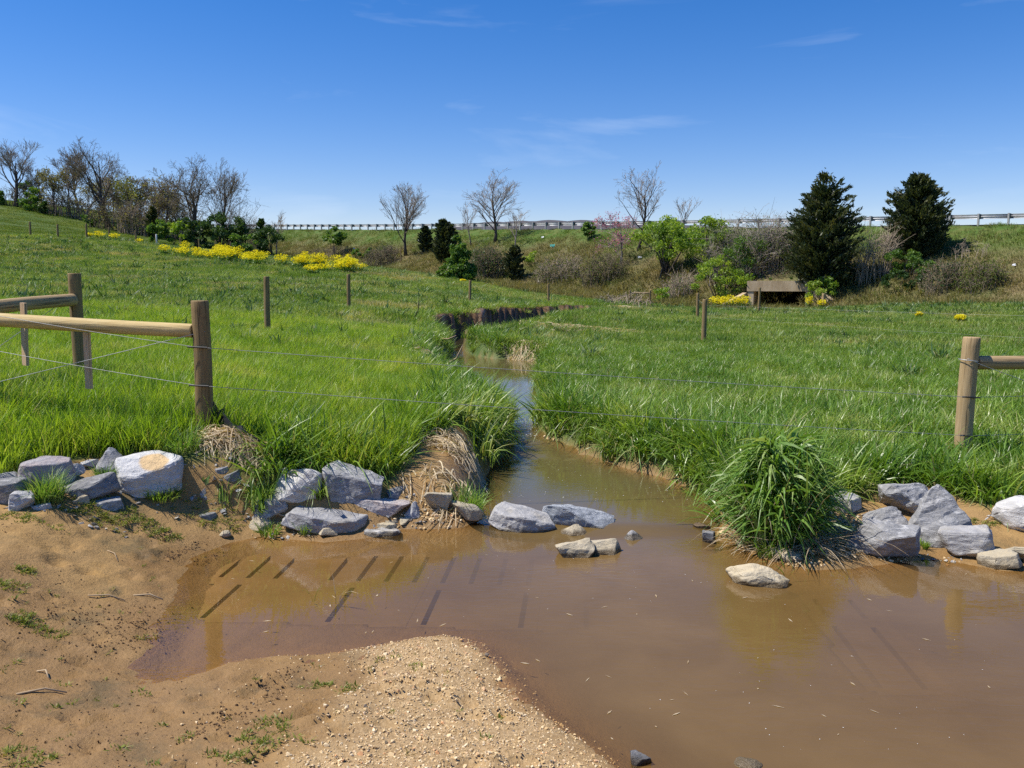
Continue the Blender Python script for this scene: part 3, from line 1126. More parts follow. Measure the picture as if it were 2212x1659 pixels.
M_STRAW = foliage_mat("draped_straw", (.62, .50, .32), (.50, .385, .24), (.74, .63, .44), .3, .02, .6)
rg = np.random.default_rng(12)
VV, FF, TT, c0 = [], [], [], 0
for (vx, vy), rx, ry, nn, l0, l1, an, sp, lf, wd in [((500, 955), .34, .09, 420, .12, .36, -.25, .6, .09, .007), ((570, 980), .30, .09, 300, .12, .34, -.3, .6, .06, .007), ((462, 945), .14, .08, 110, .1, .26, -.6, .9, .08, .007), ((610, 1000), .2, .07, 160, .1, .28, -.3, .7, .05, .007),
                                                     ((965, 950), .34, .40, 230, .12, .34, -.9, .8, .05, .007), ((950, 1045), .34, .30, 120, .1, .3, -1.1, .8, .03, .006), ((1000, 990), .22, .35, 130, .1, .3, -1.0, .8, .05, .006),
                                                     ((1135, 762), .55, .6, 300, .2, .5, -1.3, .8, .10, .012), ((1250, 712), 2.4, 1.3, 420, .3, .7, 0, 1.5, .10, .016), ((1345, 668), 2.2, 1.4, 420, .4, .9, 0, 1.5, .16, .022), ((905, 765), .6, 1.1, 200, .2, .5, -.6, 1, .12, .012),
                                                     ((545, 712), .7, .5, 160, .2, .4, 0, 1.5, .10, .010), ((1775, 1182), .26, .18, 150, .1, .3, -.6, .5, .03, .006), ((1750, 1140), .2, .2, 90, .1, .3, -.5, .6, .03, .006), ((330, 575), 3.0, 1.5, 260, .4, .8, 0, 1.5, .1, .03), ((430, 578), 2.4, 1.2, 200, .4, .8, 0, 1.5, .1, .03)]:
    c = hit(vx, vy)
    v, f, t = draped(c[0], c[1], rx, ry, nn, l0, l1, an, sp, lf, wd, rg)
    VV.append(v); FF.append(f + c0); TT.append(t); c0 += len(v)
me = mesh_np("dead_straw", np.concatenate(VV), np.concatenate(FF), smooth=True)
fattr(me, "tint", np.concatenate(TT))
tag(link_mesh("dead_straw", me, M_STRAW), "tangled pale dead straw lying at the post and along the stream bank", None, None, "stuff")

# ================================================================ far ridge beyond the road
xs = np.linspace(-420, 620, 180)
crest_px = W0 / 2 + xs / 800 * F
crest_py = np.interp(crest_px, [300, 930, 1000, 1100, 1180, 1260, 1400, 1560, 1700, 2400], [540, 496, 487, 480, 478, 479, 485, 491, 499, 540])
cz = CAM_Z + (610 - crest_py) / F * 800
cz = cz + (fbm(xs * .09, xs * 0 + 3, 5, 4, .7) - .5) * 4
v, f = [], []
prof = [(0, 1.0, 0), (-14, .96, 1), (-60, .72, 1), (-160, .25, 0), (-260, -.2, 0), (60, .9, 0), (200, .2, 0)]
prof = sorted(prof)
for j, (dy, k, w) in enumerate(prof):
    for i in range(len(xs)):
        bump = (vnoise(np.array([xs[i] * .12]), np.array([dy * .12]), 6)[0] - .5) * 5 * (k > .3)
        v.append((xs[i], 800 + dy, cz[i] * k + bump * (.5 if k < 1 else .15)))
nn = len(xs)
for j in range(len(prof) - 1):
    for i in range(nn - 1):
        f.append((j * nn + i, j * nn + i + 1, (j + 1) * nn + i + 1, (j + 1) * nn + i))
ridge = link_mesh("hill", mesh_np("hill", v, f), plain_mat("bare_wood_ridge", (.075, .075, .09), (.115, .11, .115), .12, 1.0, 0, 1, None, .0))
tag(ridge, "low wooded ridge far beyond the road", None, None, "structure")

# ================================================================ rocks
def rock_mat(name, c1, c2, streak, band_scale, warm=None, stretch=(1, 1, 3.2), amt=.55, spot=None):
    m, n, l = mat(name)
    out = n.new("ShaderNodeOutputMaterial")
    b = n.new("ShaderNodeBsdfPrincipled")
    tc = n.new("ShaderNodeTexCoord")
    geo = n.new("ShaderNodeNewGeometry")
    oi = n.new("ShaderNodeObjectInfo")
    mp = n.new("ShaderNodeMapping")
    mp.inputs["Scale"].default_value = stretch
    mp.inputs["Rotation"].default_value = (.5, .35, .2)
    l.new(tc.outputs["Object"], mp.inputs["Vector"])
    vec = mp.outputs[0]
    n1 = noise_tex(n, l, 7, 6, .65, vec, .5)
    n2 = noise_tex(n, l, band_scale, 8, .72, vec, 1.2)
    n3 = noise_tex(n, l, 60, 4, .7, tc.outputs["Object"])
    col = mixrgb(n, l, maprange(n, l, n1, .35, .65), c1, c2)
    col = mixrgb(n, l, maprange(n, l, n2, .50, .66, 0, amt), col, streak)
    col = mixrgb(n, l, maprange(n, l, n3, .58, .78, 0, .25), col, tuple(x * .5 for x in c1))
    if warm is not None:
        col = mixrgb(n, l, maprange(n, l, noise_tex(n, l, 3.0, 5, .6, tc.outputs["Object"]), .50, .68, 0, .75), col, warm)
    if spot is not None:   # round patch of dried tan silt on top
        s3 = n.new("ShaderNodeSeparateXYZ"); l.new(tc.outputs["Object"], s3.inputs[0])
        dx_ = math_n(n, l, 'SUBTRACT', s3.outputs["X"], spot[0]); dy_ = math_n(n, l, 'SUBTRACT', s3.outputs["Y"], spot[1])
        dd_ = math_n(n, l, 'SQRT', math_n(n, l, 'ADD', math_n(n, l, 'MULTIPLY', dx_, dx_), math_n(n, l, 'MULTIPLY', dy_, dy_)))
        dd_ = math_n(n, l, 'ADD', dd_, math_n(n, l, 'MULTIPLY', math_n(n, l, 'SUBTRACT', n1, .5), .06))
        col = mixrgb(n, l, maprange(n, l, dd_, spot[2] * .8, spot[2], .9, 0), col, (.58, .40, .19))
    # every stone a little different
    col = mixrgb(n, l, 1.0, col, mixrgb(n, l, oi.outputs["Random"], (.84, .85, .88), (1.12, 1.11, 1.08)), 'MULTIPLY')
    # wet and silty where it stands in the water
    sx = n.new("ShaderNodeSeparateXYZ")
    l.new(geo.outputs["Position"], sx.inputs[0])
    hz = math_n(n, l, 'ADD', sx.outputs["Z"], math_n(n, l, 'MULTIPLY', noise_tex(n, l, 16, 4, .6, geo.outputs["Position"]), -.05))
    wet = maprange(n, l, hz, .0, .022, 1, 0)
    col = mixrgb(n, l, wet, col, mixrgb(n, l, 1.0, col, (.30, .26, .20), 'MULTIPLY'))
    l.new(col, b.inputs["Base Color"])
    l.new(maprange(n, l, wet, 0, 1, .82, .3), b.inputs["Roughness"])
    b.inputs["Specular IOR Level"].default_value = .35
    bp = n.new("ShaderNodeBump")
    bp.inputs["Strength"].default_value = .75
    bp.inputs["Distance"].default_value = .02
    l.new(math_n(n, l, 'ADD', n2, math_n(n, l, 'MULTIPLY', n3, .35)), bp.inputs["Height"])
    l.new(bp.outputs[0], b.inputs["Normal"])
    l.new(b.outputs[0], out.inputs["Surface"])
    return m


RM = {
    "grey": rock_mat("slate_grey", (.225, .225, .225), (.36, .355, .35), (.62, .61, .59), 9, amt=.8),
    "pale": rock_mat("slate_pale", (.40, .395, .385), (.52, .51, .495), (.70, .68, .66), 8, amt=.75),
    "dark": rock_mat("slate_dark", (.145, .145, .15), (.25, .25, .25), (.52, .51, .50), 9, amt=.6),
    "pink": rock_mat("slate_pink", (.40, .34, .32), (.36, .35, .36), (.58, .54, .52), 7, (.46, .36, .33)),
    "tan": rock_mat("limestone_tan", (.50, .42, .28), (.40, .35, .26), (.62, .55, .40), 7, (.55, .43, .25)),
    "band": rock_mat("slate_banded", (.22, .24, .26), (.42, .44, .46), (.64, .65, .65), 16, None, (1, 1, 6), .7),
    "mix": rock_mat("slate_silted", (.30, .295, .29), (.42, .41, .40), (.66, .63, .58), 9, (.52, .45, .31)),
    "spot": rock_mat("slate_stained", (.45, .45, .455), (.54, .54, .54), (.68, .67, .66), 8, spot=(.02, -.03, .125)),
    "brown": rock_mat("wet_brown", (.13, .085, .045), (.20, .14, .08), (.30, .22, .14), 9),
}
RG = "rocks along the stream edge"


def rock_mesh(style, w, d, h, seed, detail, ridge=None):
    rg = np.random.default_rng(seed)
    P = []
    if style == "pyramid":
        k = 7
        for i in range(k):
            a = 2 * np.pi * (i + rg.uniform(-.25, .25)) / k
            P.append((np.cos(a) * .5, np.sin(a) * .5, rg.uniform(-.1, .12)))
            P.append((np.cos(a + .3) * .42, np.sin(a + .3) * .42, rg.uniform(.15, .42)))
        ax = rg.uniform(-.12, .12) if ridge is None else ridge
        P += [(ax, .05, 1.0), (ax + .1, .12, .93), (ax - .09, -.02, .90), (ax, .2, .8)]
    elif style == "slab":
        k = 9
        for i in range(k):
            a = 2 * np.pi * (i + rg.uniform(-.3, .3)) / k
            r = .5 * rg.uniform(.86, 1.04)
            P.append((np.cos(a) * r, np.sin(a) * r, rg.uniform(0, .3)))
            r2 = r * rg.uniform(.78, .98)
            P.append((np.cos(a) * r2, np.sin(a) * r2, rg.uniform(.72, 1.0)))
    elif style == "round":
        for i in range(40):
            q = rg.normal(0, 1, 3); q /= np.linalg.norm(q)
            P.append((q[0] * .5, q[1] * .5, .5 + q[2] * .5))
    else:
        for i in range(12):
            q = rg.normal(0, 1, 3); q /= np.linalg.norm(q)
            q = np.sign(q) * np.abs(q) ** .5
            q /= max(np.abs(q).max(), 1.0)
            P.append((q[0] * .5, q[1] * .5, .5 + q[2] * .5))
    P = np.array(P)
    lo, hi = P.min(0), P.max(0)
    P = (P - lo) / (hi - lo) - np.array([.5, .5, 0])
    P = P * np.array([w, d, h])
    bm = bmesh.new()
    for p in P: bm.verts.new(p)
    r = bmesh.ops.convex_hull(bm, input=bm.verts)
    bmesh.ops.delete(bm, geom=list({g for g in r["geom_interior"] + r["geom_unused"] if isinstance(g, bmesh.types.BMVert)}), context='VERTS')
    bmesh.ops.triangulate(bm, faces=bm.faces)
    s = min(w, d, h) if style != "slab" else min(w, d) * .6
    bmesh.ops.bevel(bm, geom=list(bm.edges), offset=min(w, d, h) * .028, segments=1, affect='EDGES', profile=.5)
    bmesh.ops.triangulate(bm, faces=bm.faces)
    # split long edges until the surface can carry chips and ledges
    target = max(w / detail, .008)
    for it in range(5):
        le = [e for e in bm.edges if e.calc_length() > target * 1.5]
        if not le: break
        bmesh.ops.subdivide_edges(bm, edges=le, cuts=1, use_grid_fill=False)
        bmesh.ops.triangulate(bm, faces=[q for q in bm.faces if len(q.verts) > 3])
    bm.normal_update()
    off = Vector((seed * 3.7, seed * 1.3, seed * 7.1))
    R3 = Matrix.Rotation(.5 + seed, 3, 'X') @ Matrix.Rotation(seed * 2.1, 3, 'Z')
    mv = []
    for vtx in bm.verts:
        q = vtx.co / s
        lay = R3 @ q
        a = mnoise.fractal(q * 1.6 + off, 1.0, 2.0, 3) * .04
        c = mnoise.fractal(Vector((lay.x * 1.2, lay.y * 1.2, lay.z * 7)) + off, 1.0, 2.0, 2) * .045
        e = mnoise.noise(q * 9 + off) * .014
        mv.append(vtx.normal * (a + c + e) * s)
    for vtx, q in zip(bm.verts, mv): vtx.co += q
    me = bpy.data.meshes.new("rock")
    bm.to_mesh(me)
    bm.free()
    return me


def rock(x0, y0, x1, y1, m, style, label, seed, dep=.7, rz=0.0, roll=0.0, pitch=0.0, sink=.12, zbase=None, ridge=None, detail=None, hscale=1.0):
    P = hit((x0 + x1) / 2, y1)
    if zbase is not None:
        P = at_z((x0 + x1) / 2, y1, zbase)
    dist = np.linalg.norm(P - np.array([0, 0, CAM_Z]))
    mpp = dist / F * .985
    w = (x1 - x0) * mpp * 1.1
    d = w * dep
    el = math.atan2(CAM_Z - P[2], math.hypot(P[0], P[1]))
    h = max((y1 - y0) * mpp / math.cos(el) - d * math.sin(el) * .85, (y1 - y0) * mpp * .5) * 1.18 * hscale
    # undo the extra height that rolling a long stone gives
    if roll:
        rr = abs(math.radians(roll))
        h = max(h - w * math.sin(rr) * .75, .3 * h)
        w = w / (math.cos(rr) + .15 * math.sin(rr))
    dirxy = np.array([P[0], P[1]]) / math.hypot(P[0], P[1])
    c = P[:2] + dirxy * d * .42
    zb = min(P[2], tz(c[0], c[1], False)) if zbase is None else max(zbase, tz(c[0], c[1], False) - .012)
    me = rock_mesh(style, w, d, h * (1 + sink), seed, detail or max(8, min(26, (x1 - x0) / 6)), ridge)
    o = bpy.data.objects.new("rock", me)
    me.materials.append(RM[m])
    COL.objects.link(o)
    o.location = (c[0], c[1], zb - h * sink)
    o.rotation_euler = (R(pitch), R(-roll), R(rz) + math.atan2(-dirxy[0], dirxy[1]))
    return tag(o, label, "rock", RG)


rock(-30, 1027, 32, 1056, "grey", "block", "grey rock at the outer end of the bank rocks, topmost there", 1)
rock(-8, 1044, 56, 1088, "dark", "block", "dark jagged rock below the end of the bank rocks", 2)
rock(26, 1068, 68, 1103, "pale", "block", "small pale block on the mud beside the jagged dark rock", 3)
rock(52, 998, 150, 1050, "pink", "slab", "rounded pinkish slab standing behind a grass clump", 4, .35)
rock(147, 1002, 184, 1030, "pale", "block", "small pale rock next to the pinkish slab", 5)
rock(180, 996, 210, 1014, "pale", "block", "tiny whitish rock in the grass behind the long dark slab", 6)
rock(211, 971, 282, 1020, "grey", "pyramid", "angular grey rock highest on the bank beside the spotted boulder", 7, .7, 10)
rock(134, 1024, 250, 1082, "dark", "slab", "long dark layered slab tilted up toward the spotted boulder", 8, .45, 4, 12)
rspot = rock(266, 990, 388, 1068, "spot", "slab", "broad pale flat boulder with a round tan stain on top", 9, .7, 8, 0, 16)
rock(203, 1078, 261, 1100, "grey", "slab", "flat grey stone half buried in mud below the long dark slab", 10, .6, 10, 0, 0, .5)
rock(160, 1072, 190, 1091, "tan", "block", "small cream stone at the foot of the long dark slab", 11, .7)
rock(74, 1089, 108, 1101, "pale", "slab", "thin pale flake lying at the edge of the mud", 12, .6, 0, 0, 0, .4)
rock(432, 1043, 463, 1079, "grey", "pyramid", "small upright grey chip standing alone on the mud", 13, .6)
rock(482, 1010, 524, 1040, "dark", "slab", "dark slate slab below the straw pile", 14, .6, 0, 22)
rock(466, 1005, 498, 1023, "grey", "slab", "small grey slab directly under the straw pile", 15, .6, 0, 10)
rock(501, 1030, 538, 1068, "pale", "pyramid", "pale wedge-shaped stone below the dark slate slab", 16, .7)
rock(476, 1147, 498, 1163, "tan", "round", "lone pale pebble at the corner of the pool", 17)
rock(430, 1108, 468, 1120, "dark", "slab", "flat dark stone sunk in the mud", 18, .5, 0, 0, 0, .5)
rock(593, 1008, 697, 1086, "pale", "block", "big pale speckled boulder with rounded top", 19, .6, 0, 0, 12)
rock(705, 1006, 826, 1082, "grey", "block", "big grey boulder overhung by green grass", 20, .6, 6, 0, 10)
rock(619, 1074, 803, 1149, "mix", "slab", "largest slab, grey above and cream at the water end", 21, .5, -4, -9, 10)
rock(756, 1067, 880, 1112, "pink", "block", "pinkish grey block resting against the largest slab", 22, .5, -6, -4)
rock(840, 1041, 904, 1080, "dark", "block", "dark grey rock shaded by the sandy slip", 23, .7, 0, 10)
rock(556, 1074, 627, 1126, "grey", "block", "grey block wedged beside the largest slab", 24, .7)
rock(538, 1108, 598, 1147, "tan", "pyramid", "tan wedge at the water below the grey block", 25, .7)
rock(876, 1085, 911, 1120, "pale", "pyramid", "pale upright wedge below the sandy slip", 26, .6)
rock(818, 1119, 864, 1133, "tan", "slab", "thin tan flake, topmost of three stacked at the water", 27, .6)
rock(816, 1128, 858, 1143, "tan", "slab", "thin tan flake, middle of three stacked at the water", 28, .6)
rock(783, 1138, 867, 1161, "mix", "slab", "broad flat stone, lowest of three stacked at the water", 29, .55)
rock(688, 1147, 734, 1168, "tan", "block", "small tan stone in the water in front of the largest slab", 30, .7, zbase=-.01)
rock(863, 1136, 888, 1151, "tan", "block", "little tan stone by the three stacked flakes", 31, .7, zbase=-.01)
rock(920, 1114, 975, 1143, "tan", "block", "cream stone touching the long cream stone by the orange pebbles", 32, .6, zbase=-.01, hscale=1.45)
rock(962, 1114, 1042, 1146, "tan", "block", "long cream stone at the foot of the sandy slip", 33, .5, -3, -4, zbase=-.01, hscale=1.45)
rock(1055, 1096, 1196, 1158, "mix", "slab", "flat slab sloping down into the stream at the start of the rock dam", 34, .5, -8, -15, 6, zbase=-.02, hscale=1.45)
rock(1086, 1088, 1116, 1106, "brown", "block", "small dark brown wet stone behind the rock dam", 35, .7, zbase=.02)
rock(1174, 1089, 1320, 1150, "band", "block", "large banded grey boulder in the middle of the rock dam", 36, .55, -10, -10, zbase=-.02, hscale=1.45)
rock(1204, 1131, 1277, 1164, "tan", "pyramid", "tan stone with dark front leaning on the banded boulder", 37, .6, zbase=-.02)
rock(1203, 1178, 1282, 1213, "tan", "block", "knobbly cream stone joined to a smoother one out in the ford", 38, .5, 6, zbase=-.03, hscale=1.45)
rock(1262, 1173, 1342, 1206, "tan", "block", "smooth cream stone joined to a knobbly one out in the ford", 39, .5, -4, 6, zbase=-.03, hscale=1.45)
rock(1342, 1145, 1391, 1176, "mix", "pyramid", "small pointed wet stone in the gap of the rock dam", 40, .8, zbase=-.03)
rock(1496, 1131, 1532, 1151, "brown", "block", "dark mossy stone at the tussock end of the rock dam", 41, .7, zbase=-.01)
rock(1518, 1151, 1546, 1182, "dark", "block", "wet grey stone just below the mossy one", 42, .8, zbase=-.03)
rock(1572, 1212, 1692, 1276, "tan", "round", "big flat-topped pale rock standing alone in the ford", 43, .6, -5, -5, 0, .35, zbase=-.03, detail=22)
rock(1668, 1187, 1727, 1219, "tan", "slab", "cream stone under the big grass tussock", 44, .6, -10, -10, zbase=-.01)
rock(1768, 1065, 1851, 1103, "mix", "slab", "grey and tan slab between tussock and sandy hollow", 45, .6, -6)
rock(1906, 1051, 2014, 1117, "grey", "block", "blocky grey rock half under the grass behind the pyramid rock", 46, .6, 4)
rock(1858, 1094, 1960, 1144, "grey", "pyramid", "pointed grey rock behind the overhanging front boulder", 47, .6, 0, 0, 0, .12, ridge=.12)
rock(1832, 1131, 1966, 1213, "grey", "block", "blue-grey boulder overhanging the water with a dark front", 48, .55, -6, 0, 0, .05)
rock(1967, 1065, 2098, 1181, "grey", "pyramid", "tallest blue-grey pyramid rock on the sandy bank", 49, .7, 8, 0, 0, .08, ridge=-.08)
rock(2040, 1144, 2133, 1208, "mix", "block", "pale-footed grey rock leaning against the tall pyramid rock", 50, .6)
rock(2160, 1085, 2262, 1151, "pale", "round", "pale striped boulder on the sand nearest the brace rail", 51, .6)
rock(2123, 1194, 2196, 1233, "tan", "slab", "cream stone with a black wet edge in the shallows", 52, .6, 10, 6, zbase=-.01)
rock(2175, 1184, 2240, 1219, "tan", "block", "cream stone on the sand behind the black-edged one", 53, .6)
rock(1364, 1631, 1404, 1664, "dark", "block", "small dark stone at the tip of the gravel bar", 54, .8, zbase=-.02)
rock(1588, 1642, 1642, 1672, "tan", "round", "small yellow stone in the water beside the gravel bar", 55, .8, zbase=-.02)

# ================================================================ pebbles, gravel, clods
def pebble_mesh(seed, m, k=14, flat=.6):
    rg = np.random.default_rng(seed)
    bm = bmesh.new()
    for i in range(k):
        q = rg.normal(0, 1, 3); q /= np.linalg.norm(q)
        bm.verts.new((q[0], q[1] * rg.uniform(.6, .9), q[2] * flat))
    r = bmesh.ops.convex_hull(bm, input=bm.verts)
    bmesh.ops.delete(bm, geom=list({g for g in r["geom_interior"] + r["geom_unused"] if isinstance(g, bmesh.types.BMVert)}), context='VERTS')
    me = bpy.data.meshes.new("pebble")
    bm.to_mesh(me); bm.free()
    fattr(me, "bvar", np.full(len(me.vertices), rg.random()))
    me.materials.append(m)
    return me


def tint_mat(name, stops, rough=.8, spec=.3):
    m, n, l = mat(name)
    out = n.new("ShaderNodeOutputMaterial")
    b = n.new("ShaderNodeBsdfPrincipled")
    a = n.new("ShaderNodeAttribute"); a.attribute_name = "tint"; a.attribute_type = 'INSTANCER'
    r = n.new("ShaderNodeValToRGB")
    r.color_ramp.interpolation = 'LINEAR'
    while len(r.color_ramp.elements) < len(stops): r.color_ramp.elements.new(.5)
    for e, (p, c) in zip(r.color_ramp.elements, stops):
        e.position = p; e.color = (*c, 1)
    l.new(a.outputs["Fac"], r.inputs[0])
    l.new(r.outputs[0], b.inputs["Base Color"])
    b.inputs["Roughness"].default_value = rough
    b.inputs["Specular IOR Level"].default_value = spec
    l.new(b.outputs[0], out.inputs["Surface"])
    return m


M_PEB = tint_mat("gravel_stones", [(0, (.15, .13, .11)), (.08, (.46, .31, .145)), (.35, (.60, .43, .22)), (.7, (.68, .51, .29)), (.92, (.74, .61, .41)), (1, (.62, .32, .14))])
PEB = [pebble_mesh(700 + i, M_PEB) for i in range(7)]
x, y, rg = sample(-1.6, 1.1, 2.3, 4.9, 52000, 20)
gmk = gravel_mask(x, y)
sdp = sd_of(x, y)
keep = (rg.random(len(x)) < gmk * .9 + .035) & (sdp > -.16) & in_view(x, y, .66)
x, y = x[keep], y[keep]
sc = .0028 + .0068 * rg.random(len(x)) ** 2.4 + (rg.random(len(x)) < .012) * .009
scatter("gravel", "tan gravel covering the point of the bar in front of the ford", np.stack([x, y, terrain(x, y) + sc * .15], -1), rg.random(len(x)) * 6.28, sc, rg.random(len(x)), PEB, tilt=.5, seed=21)
# bigger tan and orange stones caught at the dam and among the bank rocks
px_, py_, ps_ = [], [], []
for vx, vy, rx, ry, k, s in [(955, 1103, .18, .16, 70, .018), (1048, 1118, .06, .10, 18, .015), (1566, 1153, .07, .08, 14, .026), (1865, 1150, .17, .18, 46, .022), (1822, 1190, .12, .10, 30, .017),
                             (1835, 1110, .2, .15, 34, .018), (1120, 955, .25, .4, 60, .03), (1190, 945, .15, .3, 24, .03), (880, 1130, .25, .08, 24, .016), (1750, 1215, .25, .08, 26, .013), (2000, 1210, .5, .06, 24, .012), (640, 1150, .4, .07, 26, .013), (1290, 1160, .2, .05, 10, .02)]:
    c = hit(vx, vy)
    a_ = rg.random(k) * 6.28; r_ = np.sqrt(rg.random(k))
    px_.append(c[0] + rx * r_ * np.cos(a_)); py_.append(c[1] + ry * r_ * np.sin(a_)); ps_.append(s * (.5 + .8 * rg.random(k)))
x, y, sc = np.concatenate(px_), np.concatenate(py_), np.concatenate(ps_)
scatter("pebbles", "loose tan and orange pebbles among the stream rocks", np.stack([x, y, terrain(x, y) + sc * .3], -1), rg.random(len(x)) * 6.28, sc, .25 + .75 * rg.random(len(x)), PEB, tilt=.4, seed=22)
M_CHIP = tint_mat("slate_chips", [(0, (.14, .14, .145)), (.4, (.27, .268, .265)), (.8, (.42, .41, .40)), (1, (.50, .43, .31))], .8, .3)
CHIP = [pebble_mesh(760 + i, M_CHIP, 9, .38) for i in range(6)]
px_, py_, ps_ = [], [], []
for vx, vy, rx, ry, k, s in [(120, 1090, .55, .10, 40, .026), (300, 1075, .4, .08, 22, .022), (470, 1050, .35, .12, 34, .026), (570, 1110, .22, .10, 26, .026), (660, 1150, .4, .06, 30, .022), (840, 1120, .3, .08, 34, .024), (900, 1090, .2, .1, 20, .024),
                             (1930, 1150, .35, .10, 30, .022), (2080, 1200, .4, .08, 26, .022), (30, 1095, .25, .06, 16, .025), (1230, 1160, .35, .06, 22, .022)]:
    c = hit(vx, vy)
    a_ = rg.random(k) * 6.28; r_ = np.sqrt(rg.random(k))
    px_.append(c[0] + rx * r_ * np.cos(a_)); py_.append(c[1] + ry * r_ * np.sin(a_)); ps_.append(s * (.4 + .9 * rg.random(k) ** 1.5))
x, y, sc = np.concatenate(px_), np.concatenate(py_), np.concatenate(ps_)
scatter("slate_chips", "small grey slate chips strewn between the bank rocks", np.stack([x, y, terrain(x, y) + sc * .12], -1), rg.random(len(x)) * 6.28, sc, rg.random(len(x)), CHIP, tilt=.35, seed=27)
M_CLOD = tint_mat("soil_clods", [(0, (.11, .07, .04)), (.5, (.22, .135, .068)), (1, (.34, .22, .11))], .95, .1)
CLOD = [pebble_mesh(720 + i, M_CLOD, 11, .7) for i in range(5)]
x, y, rg = sample(-3.6, .2, 2.4, 7.0, 26000, 23)
pat = fbm(x * 2.2, y * 2.2, 61, 4, .6)
keep = (bare_mask(x, y) > .6) & (sd_of(x, y) > .04) & (gravel_mask(x, y) < .3) & in_view(x, y, .66) & (rg.random(len(x)) < .09 + .6 * sstep(.53, .68, pat))
x, y, pat = x[keep], y[keep], pat[keep]
sc = .002 + .0065 * rg.random(len(x)) ** 2.5
dark = np.clip(rg.random(len(x)) * .9 - .5 * sstep(.58, .7, pat) + .1, 0, 1)
scatter("soil_clods", "small trampled clods of mud on the bare bank", np.stack([x, y, terrain(x, y) + sc * .1], -1), rg.random(len(x)) * 6.28, sc, dark, CLOD, tilt=.6, seed=24)
# hoof-churned lines of wet mud beside the pool
px_, py_ = [], []
for (ax, ay), (bx, by), wdt, k in [((350, 1212), (432, 1172), .03, 260), ((418, 1220), (480, 1190), .03, 90), ((348, 1166), (372, 1162), .03, 90), ((420, 1590), (520, 1540), .07, 260), ((540, 1530), (640, 1440), .06, 240), ((150, 1350), (330, 1330), .16, 420), ((240, 1400), (330, 1360), .12, 260)]:
    A_, B_ = hit(ax, ay)[:2], hit(bx, by)[:2]
    t = rg.random(k)[:, None]
    q = A_ * (1 - t) + B_ * t + rg.normal(0, wdt, (k, 2))
    px_.append(q[:, 0]); py_.append(q[:, 1])
x, y = np.concatenate(px_), np.concatenate(py_)
sc = .003 + .008 * rg.random(len(x)) ** 2
scatter("churned_mud", "dark churned lines of wet mud beside the pool", np.stack([x, y, terrain(x, y) + sc * .1], -1), rg.random(len(x)) * 6.28, sc, .35 * rg.random(len(x)), CLOD, tilt=.6, seed=25)
# foam specks drifting on the water
M_FOAM = plain_mat("foam", (.75, .74, .70), (.85, .84, .8), 5, .5)
SPECK = [pebble_mesh(740 + i, M_FOAM, 12, .25) for i in range(3)]
px_, py_, ps_ = [], [], []
for vx0, vx1, vy0, vy1, k, s in [(1100, 1500, 985, 1090, 90, .004), (1150, 1700, 1200, 1300, 20, .003), (1400, 2150, 1300, 1620, 40, .0022), (1105, 1165, 925, 965, 110, .010), (900, 1300, 1180, 1340, 10, .0025)]:
    for i in range(k):
        p = at_z(rg.uniform(vx0, vx1), rg.uniform(vy0, vy1), .02)
        px_.append(p[0]); py_.append(p[1]); ps_.append(s * (.5 + rg.random()))
x, y, sc = np.array(px_), np.array(py_), np.array(ps_)
keep = sd_of(x, y) < -.05
x, y, sc = x[keep], y[keep], sc[keep]
scatter("foam_specks", "tiny white foam specks drifting on the brown water", np.stack([x, y, water_z(y) + .002], -1), rg.random(len(x)) * 6.28, sc, rg.random(len(x)), SPECK, tilt=.0, seed=26)

# ================================================================ slatted concrete crossing under the water
M_SILT = plain_mat("silted_concrete", (.31, .195, .085), (.26, .165, .07), 6, .9, .3, 30)
a0, a1 = at_z(543, 1192, -.085)[:2], at_z(485, 1234, -.085)[:2]
SV = np.array([math.sin(R(4.5)), math.cos(R(4.5))]); SU = np.array([SV[1], -SV[0]])
ROW = [(-.60, -.02), (-1.36, -.74)]


